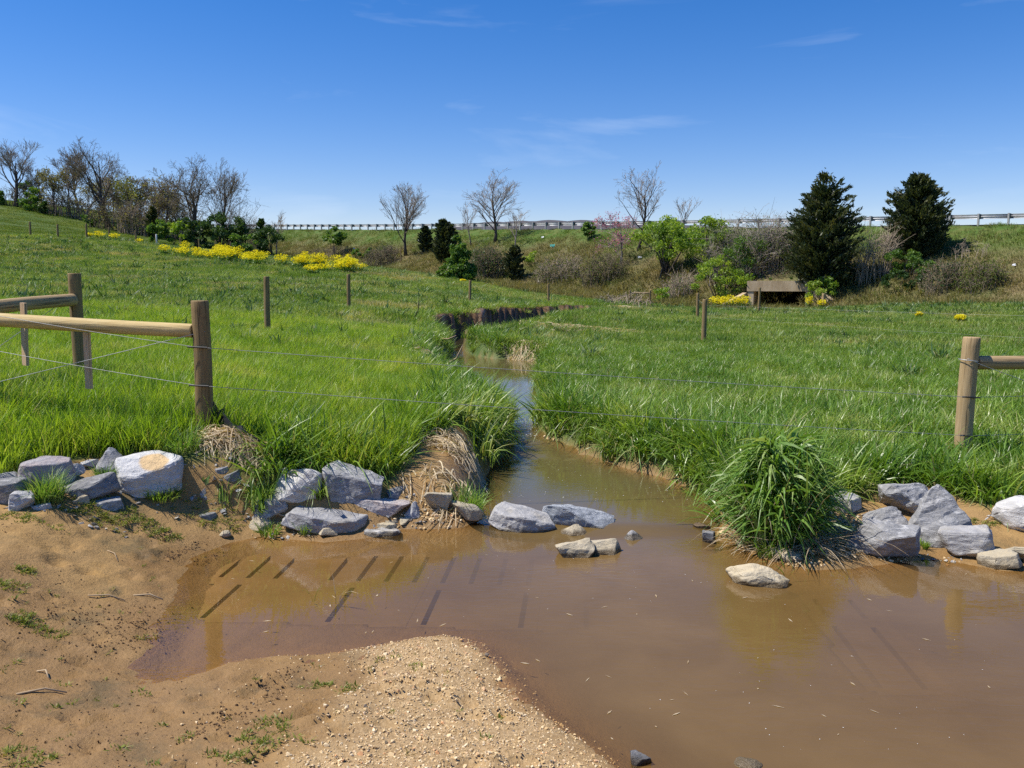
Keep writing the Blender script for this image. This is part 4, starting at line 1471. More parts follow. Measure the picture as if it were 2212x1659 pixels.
def slat_panel(u0, k, v_rows, label, z=-.085, skip=(), pitch=.204, org=None, sw=.036):
    """panel lying on the stream bed: a slab with open slots"""
    org = a0 if org is None else org
    us = [u0 - pitch / 2]
    for i in range(k):
        us += [u0 + i * pitch - sw / 2, u0 + i * pitch + sw / 2]
    us.append(u0 + (k - 1) * pitch + pitch / 2)
    vmin = min(a for a, b in v_rows) - .10; vmax = max(b for a, b in v_rows) + .10
    vsx = [vmin]
    for a, b in sorted(v_rows): vsx += [a, b]
    vsx.append(vmax)
    mb = MB()
    P = lambda u, v, zz: (*(org + SU * u + SV * v), zz)
    T = .16
    for i in range(len(us) - 1):
        for j in range(len(vsx) - 1):
            u_0, u_1, v_0, v_1 = us[i], us[i + 1], vsx[j], vsx[j + 1]
            slot = (i % 2 == 1) and (j % 2 == 1) and ((i // 2, j // 2) not in skip)
            if not slot:
                mb.add([P(u_0, v_0, z), P(u_1, v_0, z), P(u_1, v_1, z), P(u_0, v_1, z)], [(0, 1, 2, 3)])
            else:
                for (p, q) in (((u_0, v_0), (u_1, v_0)), ((u_1, v_0), (u_1, v_1)), ((u_1, v_1), (u_0, v_1)), ((u_0, v_1), (u_0, v_0))):
                    mb.add([P(*p, z), P(*q, z), P(*q, z - T), P(*p, z - T)], [(0, 1, 2, 3)])
                mb.add([P(u_0, v_0, z - T), P(u_1, v_0, z - T), P(u_1, v_1, z - T), P(u_0, v_1, z - T)], [(0, 1, 2, 3)])
    for (p, q) in (((us[0], vmin), (us[-1], vmin)), ((us[-1], vmin), (us[-1], vmax)), ((us[-1], vmax), (us[0], vmax)), ((us[0], vmax), (us[0], vmin))):
        mb.add([P(*p, z), P(*q, z), P(*q, z - T), P(*p, z - T)], [(0, 1, 2, 3)])
    o = mb.build("slatted_panel", M_SILT)
    return tag(o, label, "concrete panel", "slatted concrete panels of the ford")


slat_panel(0, 4, ROW, "submerged slatted concrete panel with three clear slots at the pool corner", skip=((2, 0), (3, 0), (3, 1)))
slat_panel(.204 * 4, 4, ROW, "submerged slatted concrete panel next to the three-slot one", skip=((0, 0), (2, 0), (3, 0)))
slat_panel(.204 * 8 + .002, 4, ROW, "faint submerged slatted panel in front of the rock dam", skip=((1, 0), (2, 0)))
slat_panel(.204 * 12 + .004, 5, ROW, "faintest submerged slatted panel under the muddy ford", skip=((0, 1), (3, 1), (0, 0), (2, 0), (4, 0)))
og = at_z(1800, 1350, -.085)[:2]
slat_panel(0, 2, [(-.85, -.02), (.12, .45)], "submerged slatted panel with two long slots near the post reflection", org=og, pitch=.235)

# ================================================================ timber fences
def wood_mat(name, c1, c2, c3):
    m, n, l = mat(name)
    out = n.new("ShaderNodeOutputMaterial")
    b = n.new("ShaderNodeBsdfPrincipled")
    tc = n.new("ShaderNodeTexCoord")
    at_ = n.new("ShaderNodeAttribute"); at_.attribute_name = "grain"; at_.attribute_type = 'GEOMETRY'
    mp = n.new("ShaderNodeMapping"); mp.inputs["Scale"].default_value = (9, 9, .8)
    l.new(at_.outputs["Vector"], mp.inputs["Vector"])
    n1 = noise_tex(n, l, 5, 6, .65, mp.outputs[0], .3)
    n2 = noise_tex(n, l, 3, 4, .6, at_.outputs["Vector"])
    col = mixrgb(n, l, maprange(n, l, n1, .35, .66), c1, c2)
    col = mixrgb(n, l, maprange(n, l, n2, .45, .7, 0, .7), col, c3)
    mp2 = n.new("ShaderNodeMapping"); mp2.inputs["Scale"].default_value = (26, 26, .5)
    l.new(at_.outputs["Vector"], mp2.inputs["Vector"])
    cr = noise_tex(n, l, 3, 3, .5, mp2.outputs[0])
    col = mixrgb(n, l, maprange(n, l, cr, .60, .66, 0, .85), col, tuple(q * .25 for q in c1))
    vo = n.new("ShaderNodeTexVoronoi"); vo.inputs["Scale"].default_value = 3.2
    mp3 = n.new("ShaderNodeMapping"); mp3.inputs["Scale"].default_value = (1, 1, .6)
    l.new(at_.outputs["Vector"], mp3.inputs["Vector"]); l.new(mp3.outputs[0], vo.inputs["Vector"])
    col = mixrgb(n, l, maprange(n, l, vo.outputs["Distance"], .03, .075, .8, 0), col, (.13, .075, .04))
    l.new(col, b.inputs["Base Color"])
    b.inputs["Roughness"].default_value = .8
    b.inputs["Specular IOR Level"].default_value = .2
    bp = n.new("ShaderNodeBump"); bp.inputs["Strength"].default_value = .5; bp.inputs["Distance"].default_value = .01
    l.new(n1, bp.inputs["Height"]); l.new(bp.outputs[0], b.inputs["Normal"])
    l.new(b.outputs[0], out.inputs["Surface"])
    return m


M_POST = wood_mat("weathered_post", (.19, .13, .058), (.30, .21, .10), (.25, .19, .095))
M_POST2 = wood_mat("new_post", (.34, .235, .115), (.46, .335, .18), (.38, .27, .14))
M_RAIL = wood_mat("peeled_rail", (.48, .35, .15), (.64, .50, .25), (.56, .42, .19))
M_STICK = wood_mat("sawn_stick", (.52, .35, .21), (.62, .44, .28), (.56, .39, .24))
M_OLDP = wood_mat("grey_post", (.20, .17, .12), (.27, .235, .17), (.16, .15, .10))
M_WIRE = plain_mat("galvanised_wire", (.30, .31, .31), (.42, .43, .43), 10, .55, metallic=.3)
M_BLACK = plain_mat("black_plastic", (.02, .02, .022), (.035, .035, .04), 10, .5)


def pole(name, p0, p1, r0, r1, m, parent, sides=18, seed=0, cut=True, flat=0.0):
    """round timber between two points, slightly crooked, with sawn ends; grain coordinates stored along it"""
    rg = np.random.default_rng(seed + 900)
    p0, p1 = np.array(p0, float), np.array(p1, float)
    L = np.linalg.norm(p1 - p0)
    t = (p1 - p0) / L
    ref = np.array([1.0, 0, 0]) if abs(t[0]) < .8 else np.array([0, 1.0, 0])
    ref = ref - t * ref.dot(t); ref /= np.linalg.norm(ref)
    bi = np.cross(t, ref)
    ks = np.r_[0, .012 / L, np.linspace(.06, .94, 7), 1 - .012 / L, 1]
    ph = rg.random(3) * 6.28
    V, G = [], []
    for k in ks:
        r = r0 + (r1 - r0) * k
        e = .93 if k in (0, 1) else 1.0
        off = .08 * r * np.array([math.sin(k * 5 + ph[0]), math.sin(k * 4 + ph[1])])
        for s in range(sides):
            a = 2 * math.pi * s / sides
            rr = r * e * (1 + .025 * math.sin(3 * a + ph[2] + 2 * k) + .015 * math.sin(7 * a + 9 * k))
            if flat: rr *= 1 - flat * max(0, math.cos(4 * a)) * .5
            V.append(p0 + t * (L * k) + ref * (rr * math.cos(a) + off[0]) + bi * (rr * math.sin(a) + off[1]))
            G.append((math.cos(a) * r + seed * .37, math.sin(a) * r, L * k + seed * 1.7))
    Fc = []
    nk = len(ks)
    for i in range(nk - 1):
        for s in range(sides):
            q0, q1 = i * sides + s, i * sides + (s + 1) % sides
            Fc.append((q0, q1, q1 + sides, q0 + sides))
    Fc.append(tuple(range(sides))[::-1]); Fc.append(tuple((nk - 1) * sides + s for s in range(sides)))
    me = bpy.data.meshes.new(name)
    me.from_pydata([tuple(q) for q in V], [], Fc)
    sm = np.ones(len(Fc), dtype=bool); sm[-2:] = False
    me.polygons.foreach_set("use_smooth", sm)
    a = me.attributes.new("grain", 'FLOAT_VECTOR', 'POINT')
    a.data.foreach_set("vector", np.array(G, dtype=np.float32).ravel())
    me.update()
    return link_mesh(name, me, m, parent)


def grain_box(name, c, s, M3, m, parent):
    mb = MB(); mb.box(c, s, mat=M3)
    o = mb.build(name, m, parent)
    a = o.data.attributes.new("grain", 'FLOAT_VECTOR', 'POINT')
    a.data.foreach_set("vector", np.array([(M3.inverted() @ (Vector(v.co) - Vector(c))) for v in o.data.vertices], dtype=np.float32).ravel())
    return o


def wire(name, pts, r, m, parent, sag=0.0, segs=10, sides=5):
    mb = MB()
    Q = []
    for i in range(len(pts) - 1):
        a, b = np.array(pts[i], float), np.array(pts[i + 1], float)
        for k in range(segs + (i == len(pts) - 2)):
            t = k / segs
            p = a * (1 - t) + b * t
            p[2] -= sag * 4 * t * (1 - t)
            Q.append(p)
    mb.tube(Q, r, sides)
    return mb.build(name, m, parent, True)


def groundp(x, y, dz=-.35):
    return np.array([x, y, tz(x, y, False) + dz])


# ---- near fence: two brace ends with wires strung across the stream
fence = empty("wire_fence", (0, 7.5, 0), "round-post brace fence with two thin wires strung across the stream", "fence")
LP = np.array([-2.70, 7.5]); RP = np.array([-4.98, 9.93]); CPn = np.array([-5.42, 7.82]); QP = np.array([4.50, 8.5]); QC = np.array([7.0, 8.9])
zL = at(437, 649, 7.5)[2]; zR = at(168, 590, 9.93)[2]; zQ = at(2108, 728, 8.5)[2]
post_l = pole("post", (LP[0], LP[1], .35), (LP[0] + .01, LP[1], zL), .077, .074, M_POST, fence, 20, 1, flat=.05)
pole("post", (RP[0], RP[1], .6), (RP[0] + .0, RP[1], zR), .072, .070, M_POST, fence, 20, 2)
pole("post", (CPn[0], CPn[1], .5), (CPn[0], CPn[1], 2.15), .078, .074, M_POST, fence, 18, 3)
post_q = pole("post", (QP[0] - .02, QP[1], .0), (QP[0] + .02, QP[1], zQ), .082, .080, M_POST2, fence, 22, 4)
pole("post", (QC[0], QC[1], .0), (QC[0], QC[1], 1.6), .08, .078, M_POST2, fence, 18, 5)
zf0, zf1 = at(410, 714, 7.5)[2], at(0, 691, 7.73)[2]
tt = (CPn[0] - LP[0]) / (at(0, 691, 7.73)[0] - LP[0])
pole("rail", (LP[0] - .06, LP[1] + .005, zf0), (CPn[0] + .05, CPn[1], zf0 + (zf1 - zf0) * tt), .060, .062, M_RAIL, fence, 20, 6)
pole("rail", (RP[0] - .0, RP[1] - .05, at(165, 648, 9.9)[2]), (CPn[0] + .02, CPn[1] + .05, at(0, 668, 8.73)[2] - .02), .070, .072, M_POST2, fence, 20, 7)
pole("rail", (QP[0] + .07, QP[1], at(2125, 782, 8.5)[2]), (QC[0], QC[1], at(2125, 782, 8.5)[2] - .03), .068, .066, M_POST2, fence, 20, 8)
zu0, zl0 = at(416, 750, 7.42)[2], at(416, 833, 7.42)[2]
zu1, zl1 = at(2080, 858, 8.42)[2], at(2080, 941, 8.42)[2]
zu2, zl2 = at(0, 676, 7.66)[2], at(0, 753, 7.66)[2]
ex = tt
for zc, z1, z2 in ((zu0, zu1, zu2), (zl0, zl1, zl2)):
    wire("wire", [(CPn[0], CPn[1] - .08, zc + (z2 - zc) * ex), (LP[0], LP[1] - .08, zc), (QP[0], QP[1] - .085, z1), (QC[0], QC[1] - .08, z1 + .06)], .0026, M_WIRE, fence, .02, 12)
    for P_, zz, po_ in ((LP, zc, post_l), (QP, z1, post_q)):
        mb = MB(); mb.tube([(P_[0] - .085, P_[1] - .088, zz + .004), (P_[0] + .085, P_[1] - .088, zz - .004)], .008, 6)
        mb.build("insulator_clip", M_BLACK, po_)
# brace wires and their wooden twist sticks
bz0 = at(452, 716, 7.45)[2]
wire("brace_wire", [(LP[0] + .06, LP[1] - .06, bz0), (CPn[0] + .05, CPn[1] - .04, .98)], .003, M_WIRE, fence, 0, 8)
wire("brace_wire", [(RP[0] - .02, RP[1] - .08, at(160, 640, 9.9)[2]), (CPn[0] + .05, CPn[1] + .05, 1.0)], .003, M_WIRE, fence, 0, 8)
wire("brace_wire", [(QP[0] - .05, QP[1] - .07, at(2085, 775, 8.4)[2]), (QP[0] + .1, QP[1] - .09, at(2130, 790, 8.4)[2]), (QC[0], QC[1] - .05, .42)], .003, M_WIRE, fence, 0, 6)
mb = MB()
mb.tube([(QP[0] + .09 * math.cos(a), QP[1] + .09 * math.sin(a), at(2100, 778, 8.5)[2] - .01 * math.cos(a)) for a in np.linspace(0, 6.28, 18)], .004, 5)
mb.build("wire_loop", M_WIRE, post_q)
p_ = at(190, 779, 7.66)
grain_box("twist_stick", (p_[0], p_[1], p_[2]), (.075, .03, .50), Matrix.Rotation(-.6, 3, 'Z') @ Matrix.Rotation(.02, 3, 'Y'), M_STICK, fence)
p_ = at(53, 722, 8.85)
grain_box("twist_stick", (p_[0], p_[1], p_[2]), (.085, .03, .64), Matrix.Rotation(-.6, 3, 'Z') @ Matrix.Rotation(.06, 3, 'Y'), M_STICK, fence)

# ---- black ground fabric poking out at the brace post
mb = MB()
rg = np.random.default_rng(77)
path = [hit(402, 935)[:2] + np.array([0, .02]), LP + np.array([-.14, .10]), LP + np.array([.10, .12]), hit(480, 945)[:2], hit(530, 968)[:2], hit(580, 990)[:2], hit(612, 996)[:2]]
path = np.array(path)
tq = np.linspace(0, 1, 26)
fx1 = np.interp(tq, np.linspace(0, 1, len(path)), path[:, 0]); fy1 = np.interp(tq, np.linspace(0, 1, len(path)), path[:, 1])
hts = np.interp(tq, [0, .1, .3, .45, .6, .8, 1], [.05, .17, .24, .21, .15, .10, .02]) * (1 + .12 * rg.normal(0, 1, 26))
V, Fc = [], []
for i in range(26):
    g = tz(fx1[i], fy1[i], False)
    for j, k in enumerate((0, .5, 1)):
        V.append((fx1[i] + .015 * math.sin(i * 1.7 + j), fy1[i] + .05 * k + .02 * math.sin(i * 1.1 + j), g - .04 + (hts[i] + .04) * k))
for i in range(25):
    for j in range(2):
        q = i * 3 + j
        Fc.append((q, q + 3, q + 4, q + 1))
me = bpy.data.meshes.new("ground_fabric"); me.from_pydata(V, [], Fc); me.update()
fab = link_mesh("ground_fabric", me, M_BLACK)
sol = fab.modifiers.new("thickness", 'SOLIDIFY'); sol.thickness = .004
tag(fab, "torn strip of black ground fabric round the foot of the brace post", "fabric")

# ---- posts in the meadow
def line_fence(name, label, posts, m, r=.065, wires=None):
    e = empty(name, (posts[0][0], posts[0][1], 0), label, "fence")
    for i, (x_, y_, ztop) in enumerate(posts):
        pole("post", groundp(x_, y_, -.4), (x_ + rng.normal(0, .01), y_, ztop), r, r * .95, m, e, 12, 20 + i)
    for w_ in wires or []:
        wire("wire", w_, .0016, M_WIRE, e, .02, 8, 4)
    return e


def pp(px, ytop, Y):
    q = at(px, ytop, Y)
    return (q[0], q[1], q[2])


line_fence("line_fence", "row of four weathered posts across the meadow behind the brace", [pp(575, 597, 18.1), pp(752, 592, 29.1), pp(1015, 605, 40), pp(1185, 613, 49)], M_POST, .066)
w1 = [(*at(1524, 660, 23.55)[:2], 1.44), (10.6, 15.6, 1.42)]
w2 = [(*at(1524, 684, 23.55)[:2], 1.12), (10.6, 15.6, .98)]
w3 = [(*at(1508, 645, 38.6)[:2], 1.30), (*at(1524, 660, 23.55)[:2], 1.44)]
w4 = [(*at(1641, 634, 46.9)[:2], 1.3), (*at(1508, 645, 38.6)[:2], 1.30)]
line_fence("line_fence", "thin-wired fence of brown posts leading to the culvert", [pp(1523, 646, 23.6), pp(1508, 633, 38.7), pp(1641, 621, 47), (10.6, 15.6, 1.6)], M_POST, .07, [w1, w2, w3, w4])
hp = [(66, 72), (125, 73), (187, 75), (236, 79), (293, 82), (337, 88), (389, 93), (429, 97), (465, 100), (497, 103), (534, 106), (560, 109), (582, 111)]
posts = []
for i, (px, Y) in enumerate(hp):
    q = at(px, 500, Y)
    posts.append((q[0], Y, tz(q[0], Y, False) + 1.25 + rng.normal(0, .05)))
line_fence("line_fence", "long row of dark posts along the foot of the hillside field", posts, M_POST, .085)
q1, q2 = hit(1360, 656), hit(1386, 654)
e = empty("brace_fence", tuple(q1), "small two-post brace with a cross rail below the road bank", "fence")
pole("post", (q1[0], q1[1], q1[2] - .3), (q1[0], q1[1], at(1360, 627, q1[1])[2]), .075, .07, M_POST, e, 10, 41)
pole("post", (q2[0], q1[1], q1[2] - .3), (q2[0], q1[1], at(1386, 627, q1[1])[2]), .075, .07, M_POST, e, 10, 42)
pole("rail", (q1[0], q1[1], at(1360, 633, q1[1])[2]), (q2[0], q1[1], at(1386, 633, q1[1])[2]), .05, .05, M_POST2, e, 10, 43)
for px, yb, yt, m_, lab, r_ in ((866, 568, 539, M_POST, "lone dark post at the foot of the bank below the oval bare tree", .08), (969, 606, 582, None, "white marker pipe in front of the bright green conical tree", .05),
                                (1778, 668, 634, M_POST2, "short tan post beside the culvert under the cedar", .1), (1767, 668, 645, M_POST, "stubby post next to the tan one beside the culvert", .09), (343, 531, 506, None, "white marker post among the yellow flowers on the fence line", .07)):
    g = hit(px, yb) if px != 343 else np.array([at(343, 531, 88)[0], 87.5, tz(at(343, 531, 88)[0], 87.5, False)])
    if m_ is None:
        mb = MB(); zt = at(px, yt, g[1])[2]
        mb.tube([(g[0], g[1], g[2] - .2), (g[0], g[1], zt - .05), (g[0], g[1], zt)], [r_, r_, r_ * .7], 10)
        o = mb.build("marker_post", MATS.get("white_pvc") or plain_mat("white_pvc", (.7, .7, .68), (.8, .8, .78), 5, .5), None, True)
        tag(o, lab, "post")
    else:
        tag(pole("fence_post", (g[0], g[1], g[2] - .3), (g[0], g[1], at(px, yt, g[1])[2]), r_, r_ * .95, m_, None, 10, int(px)), lab, "post")

# ================================================================ guard rail
M_GALV = plain_mat("galvanised_steel", (.44, .45, .46), (.58, .59, .60), 2, .45, metallic=.15)
M_GPOST = plain_mat("guard_post", (.34, .34, .33), (.44, .44, .43), 3, .7)
M_BLOCK = plain_mat("guard_block", (.10, .09, .08), (.16, .15, .13), 3, .8)
g = empty("guard_rail", (RP0[0], RP0[1], float(rail_top(np.array(0.))) - RAIL_H), "long galvanised guard rail on posts along the top of the road bank", "guard rail")


def rw(t, s, dz):
    p = RP0 + RD * t + RN * s
    return (p[0], p[1], float(rail_top(np.array(t))) + dz)


ang = math.atan2(RD[1], RD[0])
T0, T1, SPC = -13.0, 124.0, 1.905
npost = int((T1 - T0) / SPC)
pm = MB(); pm.box((0, 0, -RAIL_H / 2 - .17), (.10, .15, RAIL_H + .36)); pme = None
for i in range(npost):
    t = T0 + i * SPC
    mb = MB(); mb.box((0, 0, 0), (.11, .16, RAIL_H + .40))
    if pme is None:
        pme = bpy.data.meshes.new("guard_post"); pme.from_pydata(mb.v, [], mb.f); pme.update(); pme.materials.append(M_GPOST)
        bb = MB(); bb.box((0, 0, 0), (.15, .20, .34)); bme = bpy.data.meshes.new("block"); bme.from_pydata(bb.v, [], bb.f); bme.update(); bme.materials.append(M_BLOCK)
    gl_m = g.matrix_basis.inverted()
    o = bpy.data.objects.new("post", pme); COL.objects.link(o); o.parent = g
    dzp = -(RAIL_H + .40) / 2 + .02
    o.location = gl_m @ Vector(rw(t, .20, dzp)); o.rotation_euler = (0, 0, ang)
    k_ = bpy.data.objects.new("spacer_block", bme); COL.objects.link(k_); k_.parent = o
    k_.location = (0, -.18, -.17 - dzp)
WP = [(0, 0), (.04, .03), (.08, .09), (.04, .14), (.0, .155), (.04, .17), (.08, .22), (.04, .28), (0, .31)]
for i in range(0, npost - 1, 2):
    mb = MB()
    ts = [T0 + (i + k) * SPC for k in (0, 1, 2)]
    ring = []
    for t in ts:
        ring.append([rw(t, -.14 - a, -.32 + b) for a, b in WP])
    V = [p for r_ in ring for p in r_]
    k = len(WP)
    mb.add(V, [(a * k + j, a * k + j + 1, (a + 1) * k + j + 1, (a + 1) * k + j) for a in range(2) for j in range(k - 1)])
    o = mb.build("rail_panel", M_GALV, g, True)
    so = o.modifiers.new("thickness", 'SOLIDIFY'); so.thickness = .006

# ================================================================ concrete culvert
M_CONC = plain_mat("stained_concrete", (.36, .265, .155), (.54, .43, .28), 1.6, .9, .5, 12, (1, 1, .35))
cv = empty("box_culvert", (CU_C[0], CU_C[1], CU_FLOOR), "concrete box culvert with headwall under the road bank", "culvert")


def cw(a, b, z):
    p = CU_C + CU_D * a + CU_R * b
    return (p[0], p[1], z)


def prism(name, foot, z0, tops, parent=cv, m=M_CONC):
    """foot: list of (a,b); tops: top level for each corner"""
    mb = MB()
    k = len(foot)
    mb.add([cw(a, b, z0) for a, b in foot] + [cw(a, b, t) for (a, b), t in zip(foot, tops)],
           [tuple(range(k))[::-1], tuple(range(k, 2 * k))] + [(i, (i + 1) % k, (i + 1) % k + k, i + k) for i in range(k)])
    return mb.build(name, m, parent)


Wc = CU_W
prism("headwall", [(-.05, -Wc - .45), (-.05, Wc + .45), (1.5, Wc + .45), (1.5, -Wc - .45)], CU_TOP, [CU_ROOF] * 4)
prism("side_wall", [(0, -Wc - .4), (0, -Wc), (8, -Wc), (8, -Wc - .4)], -.4, [CU_TOP - .003] * 4)
prism("side_wall", [(0, Wc), (0, Wc + .4), (8, Wc + .4), (8, Wc)], -.4, [CU_TOP - .003] * 4)
prism("roof_slab", [(1.505, -Wc - .4), (1.505, Wc + .4), (8, Wc + .4), (8, -Wc - .4)], CU_TOP, [CU_TOP + .3] * 4)
prism("tunnel_shade_panel", [(8.0, -Wc - .4), (8.0, Wc + .4), (8.3, Wc + .4), (8.3, -Wc - .4)], -.4, [CU_TOP + .3] * 4, m=plain_mat("tunnel_shade", (.03, .03, .03), (.05, .05, .05), 2, 1))  # added near-black end panel; its colour stands in for the tunnel's darkness
prism("floor_slab", [(-.6, -Wc), (-.6, Wc), (8, Wc), (8, -Wc)], -.5, [CU_FLOOR - .04] * 4)
prism("wing_wall", [(-.06, -Wc - .46), (-2.6, -Wc - 1.9), (-2.4, -Wc - 2.2), (.3, -Wc - .80)], -.4, [CU_ROOF - .8, .3, .3, CU_ROOF - .8])
prism("wing_wall", [(-.06, Wc + .46), (.3, Wc + .75), (-1.0, Wc + 2.0), (-1.3, Wc + 1.75)], -.4, [CU_ROOF - .06, CU_ROOF - .06, .95, .95])

# ================================================================ trees
def bark(name, c1, c2):
    return plain_mat(name, c1, c2, 5, .95, .4, 14, (1, 1, .3), .1)


M_BARK = bark("bark_dark", (.075, .06, .05), (.12, .10, .085))
M_BARKG = bark("bark_grey", (.15, .13, .115), (.21, .185, .165))
M_TWIG = plain_mat("twigs_grey", (.24, .205, .17), (.33, .285, .24), 2, .95, spec=.05)
M_TWIGD = plain_mat("twigs_brown", (.155, .125, .085), (.22, .18, .125), 2, .95, spec=.05)
M_TWIGR = plain_mat("twigs_tan", (.28, .225, .165), (.38, .31, .235), 2, .95, spec=.05)


def skeleton(rg, levels, trunk_len, fork, spread, ratio, kids, up, wig, ratio0):
    """list of (points, radii, level)"""
    out = []

    def grow(p, d, L, r, lev):
        nseg = 6 if lev == 0 else (4 if lev == 1 else (3 if lev == 2 else (2 if lev == 3 else 1)))
        pts, rad = [p.copy()], [r]
        q = p.copy(); dd = d.copy()
        for i in range(nseg):
            dd = dd + rg.normal(0, wig, 3) + np.array([0, 0, up if lev > 0 else up * .6])
            dd /= np.linalg.norm(dd)
            q = q + dd * L / nseg
            pts.append(q.copy()); rad.append(r * (1 - (.55 if lev else .5) * (i + 1) / nseg))
        out.append((pts, rad, lev))
        if lev >= levels: return
        k = kids[min(lev, len(kids) - 1)]
        k = max(1, int(k + rg.normal(0, .5)))
        t0 = fork if lev == 0 else .25
        for j in range(k):
            t = t0 + (1 - t0) * (j + rg.random() * .8) / k
            t = min(t, .98)
            i = min(int(t * nseg), nseg - 1); f_ = t * nseg - i
            b = pts[i] * (1 - f_) + pts[i + 1] * f_
            ax = pts[i + 1] - pts[i]; ax /= np.linalg.norm(ax)
            a = rg.random() * 6.283 if lev else (j * 2.4 + rg.normal(0, .4))
            ref = np.cross(ax, np.array([0.3, 1, .2])); ref /= np.linalg.norm(ref)
            si = ref * math.cos(a) + np.cross(ax, ref) * math.sin(a)
            sp = spread * (1.0 + rg.normal(0, .2))
            nd = ax * math.cos(sp) + si * math.sin(sp)
            rr = rad[i] * (.62 if lev else .55) * (1 - .25 * rg.random())
            grow(b, nd, L * (ratio if lev else ratio0) * (1.15 - .45 * t) * (.75 + .5 * rg.random()), rr, lev + 1)
    grow(np.zeros(3), np.array([0, 0, 1.0]), trunk_len, trunk_len * .035, 0)
    return out


def bare_tree(label, x0, x1, ytop, base, Y=None, seed=1, levels=4, fork=.3, spread=.55, ratio=.66, kids=(8, 5, 4, 3), up=.07, wig=.09, rmin=.012, trunk_r=None, mats=(None, None), leaf=None, group="bare trees along the road bank", name="bare_tree", ratio0=.56):
    """base: (px, py) of the foot; crown between x0..x1"""
    if Y is None:
        P = hit(*base)
    else:
        q = at(base[0], base[1], Y); P = np.array([q[0], Y, tz(q[0], Y, False)])
    Y = P[1]
    H = at(base[0], ytop, Y)[2] - P[2]
    Wd = (x1 - x0) / F * Y
    cxo = ((x0 + x1) / 2 - base[0]) / F * Y
    rg = np.random.default_rng(seed)
    sk = skeleton(rg, levels, 1.0, fork, spread, ratio, kids, up, wig, ratio0)
    allp = np.array([p for pts, _, _ in sk for p in pts])
    zs = H / allp[:, 2].max()
    lo, hi = np.percentile(allp[:, 0], 1), np.percentile(allp[:, 0], 99)
    xs_ = Wd / (hi - lo)
    ylo, yhi = np.percentile(allp[:, 1], 1), np.percentile(allp[:, 1], 99)
    ys_ = Wd / (yhi - ylo)
    mid = (lo + hi) / 2 * xs_
    tr = trunk_r or max(H * .017, .05)
    r00 = sk[0][1][0]
    tb, cb_ = MB(), MB()
    for pts, rad, lev in sk:
        Q = []
        for p in pts:
            k = min(max(p[2] * zs / H, 0), 1) ** .8
            Q.append((P[0] + p[0] * xs_ - mid * k + cxo * k, P[1] + p[1] * ys_, P[2] + p[2] * zs - (.25 if (lev == 0 and p is pts[0]) else 0)))
        rr = [max(r / r00 * tr, rmin * (1 - .2 * i)) for i, r in enumerate(rad)]
        if lev == 0:
            rr[0] *= 1.35
        (tb if lev <= 1 else cb_).tube(Q, rr, 8 if lev == 0 else (5 if lev == 1 else 3), cap=(lev == 0))
    root = empty(name, tuple(P), label, "tree", group)
    tb.build("trunk", mats[0] or M_BARK, root, True)
    cro = cb_.build("crown", mats[1] or M_TWIG, root)
    if leaf:
        n_l, size, m_l, frac = leaf
        tips = np.array([pts[-1] for pts, _, lev in sk if lev >= 2])
        k = np.clip(tips[:, 2] * zs / H, 0, 1) ** .8
        T_ = np.stack([P[0] + tips[:, 0] * xs_ - mid * k + cxo * k, P[1] + tips[:, 1] * ys_, P[2] + tips[:, 2] * zs], -1)
        ok = T_[:, 2] < P[2] + H * frac
        T_ = T_[ok]
        ii = rg.integers(0, len(T_), n_l)
        v, f = leaf_cloud(n_l, rg, size, lambda n_: T_[ii] + rg.normal(0, size * 2.2, (n_, 3)))
        me = mesh_np("leaves", v, f); fattr(me, "tint", np.repeat(np.clip(rg.normal(.4, .25, len(f)), 0, 1), 4))
        link_mesh("leaves", me, m_l, cro)
    return root


L_BUD = foliage_mat("budding_leaves", (.19, .175, .085), (.23, .22, .10), (.27, .27, .11), .4, 0)
L_OLIVE = foliage_mat("olive_leaves", (.10, .13, .04), (.15, .19, .05), (.21, .26, .07), .4, 0)
L_YELL = foliage_mat("yellow_buds", (.24, .25, .09), (.29, .31, .11), (.34, .36, .13), .4, 0)
L_FRESH = foliage_mat("fresh_leaves", (.13, .25, .03), (.24, .36, .045), (.36, .45, .075), .5, .02)
L_MID = foliage_mat("mid_leaves", (.07, .15, .028), (.12, .22, .04), (.18, .28, .055), .45, .02)
L_DEEP = foliage_mat("deep_leaves", (.030, .075, .022), (.06, .115, .03), (.10, .16, .04), .35, .02)
L_PINK = foliage_mat("redbud_bloom", (.45, .14, .30), (.58, .22, .40), (.66, .32, .50), .45, 0)
L_CED = foliage_mat("cedar_sprays", (.032, .052, .022), (.070, .088, .034), (.14, .14, .052), .28, .02)
L_YEL = foliage_mat("mustard_bloom", (.66, .56, .015), (.78, .69, .03), (.84, .78, .08), .4, 0)

TG = "bare trees on the hillside edge"
KS = (10, 6, 5, 4, 2)
bare_tree("tall vase-shaped bare tree at the top of the hillside field", -22, 67, 294, (34, 440), 124, 1, 5, .42, .42, .66, KS, .09, .10, .014, .30, (M_BARK, M_TWIG), None, TG, ratio0=.75)
bare_tree("broad dark-trunked bare tree, tallest on the hillside", 150, 292, 293, (236, 496), 118, 22, 5, .30, .66, .64, (10, 6, 5, 4, 2), .05, .11, .013, .36, (M_BARK, M_TWIGD), None, TG, ratio0=.68)
bare_tree("grey hazy bare tree behind the tallest hillside tree", 138, 205, 312, (170, 480), 128, 3, 5, .30, .5, .66, KS, .08, .10, .016, .2, (M_BARKG, M_TWIG), None, TG)
bare_tree("pale bare tree with thin trunk beside the olive budding tree", 66, 125, 358, (92, 455), 126, 4, 5, .25, .55, .62, KS, .08, .12, .018, .16, (M_BARKG, M_TWIG), None, TG)
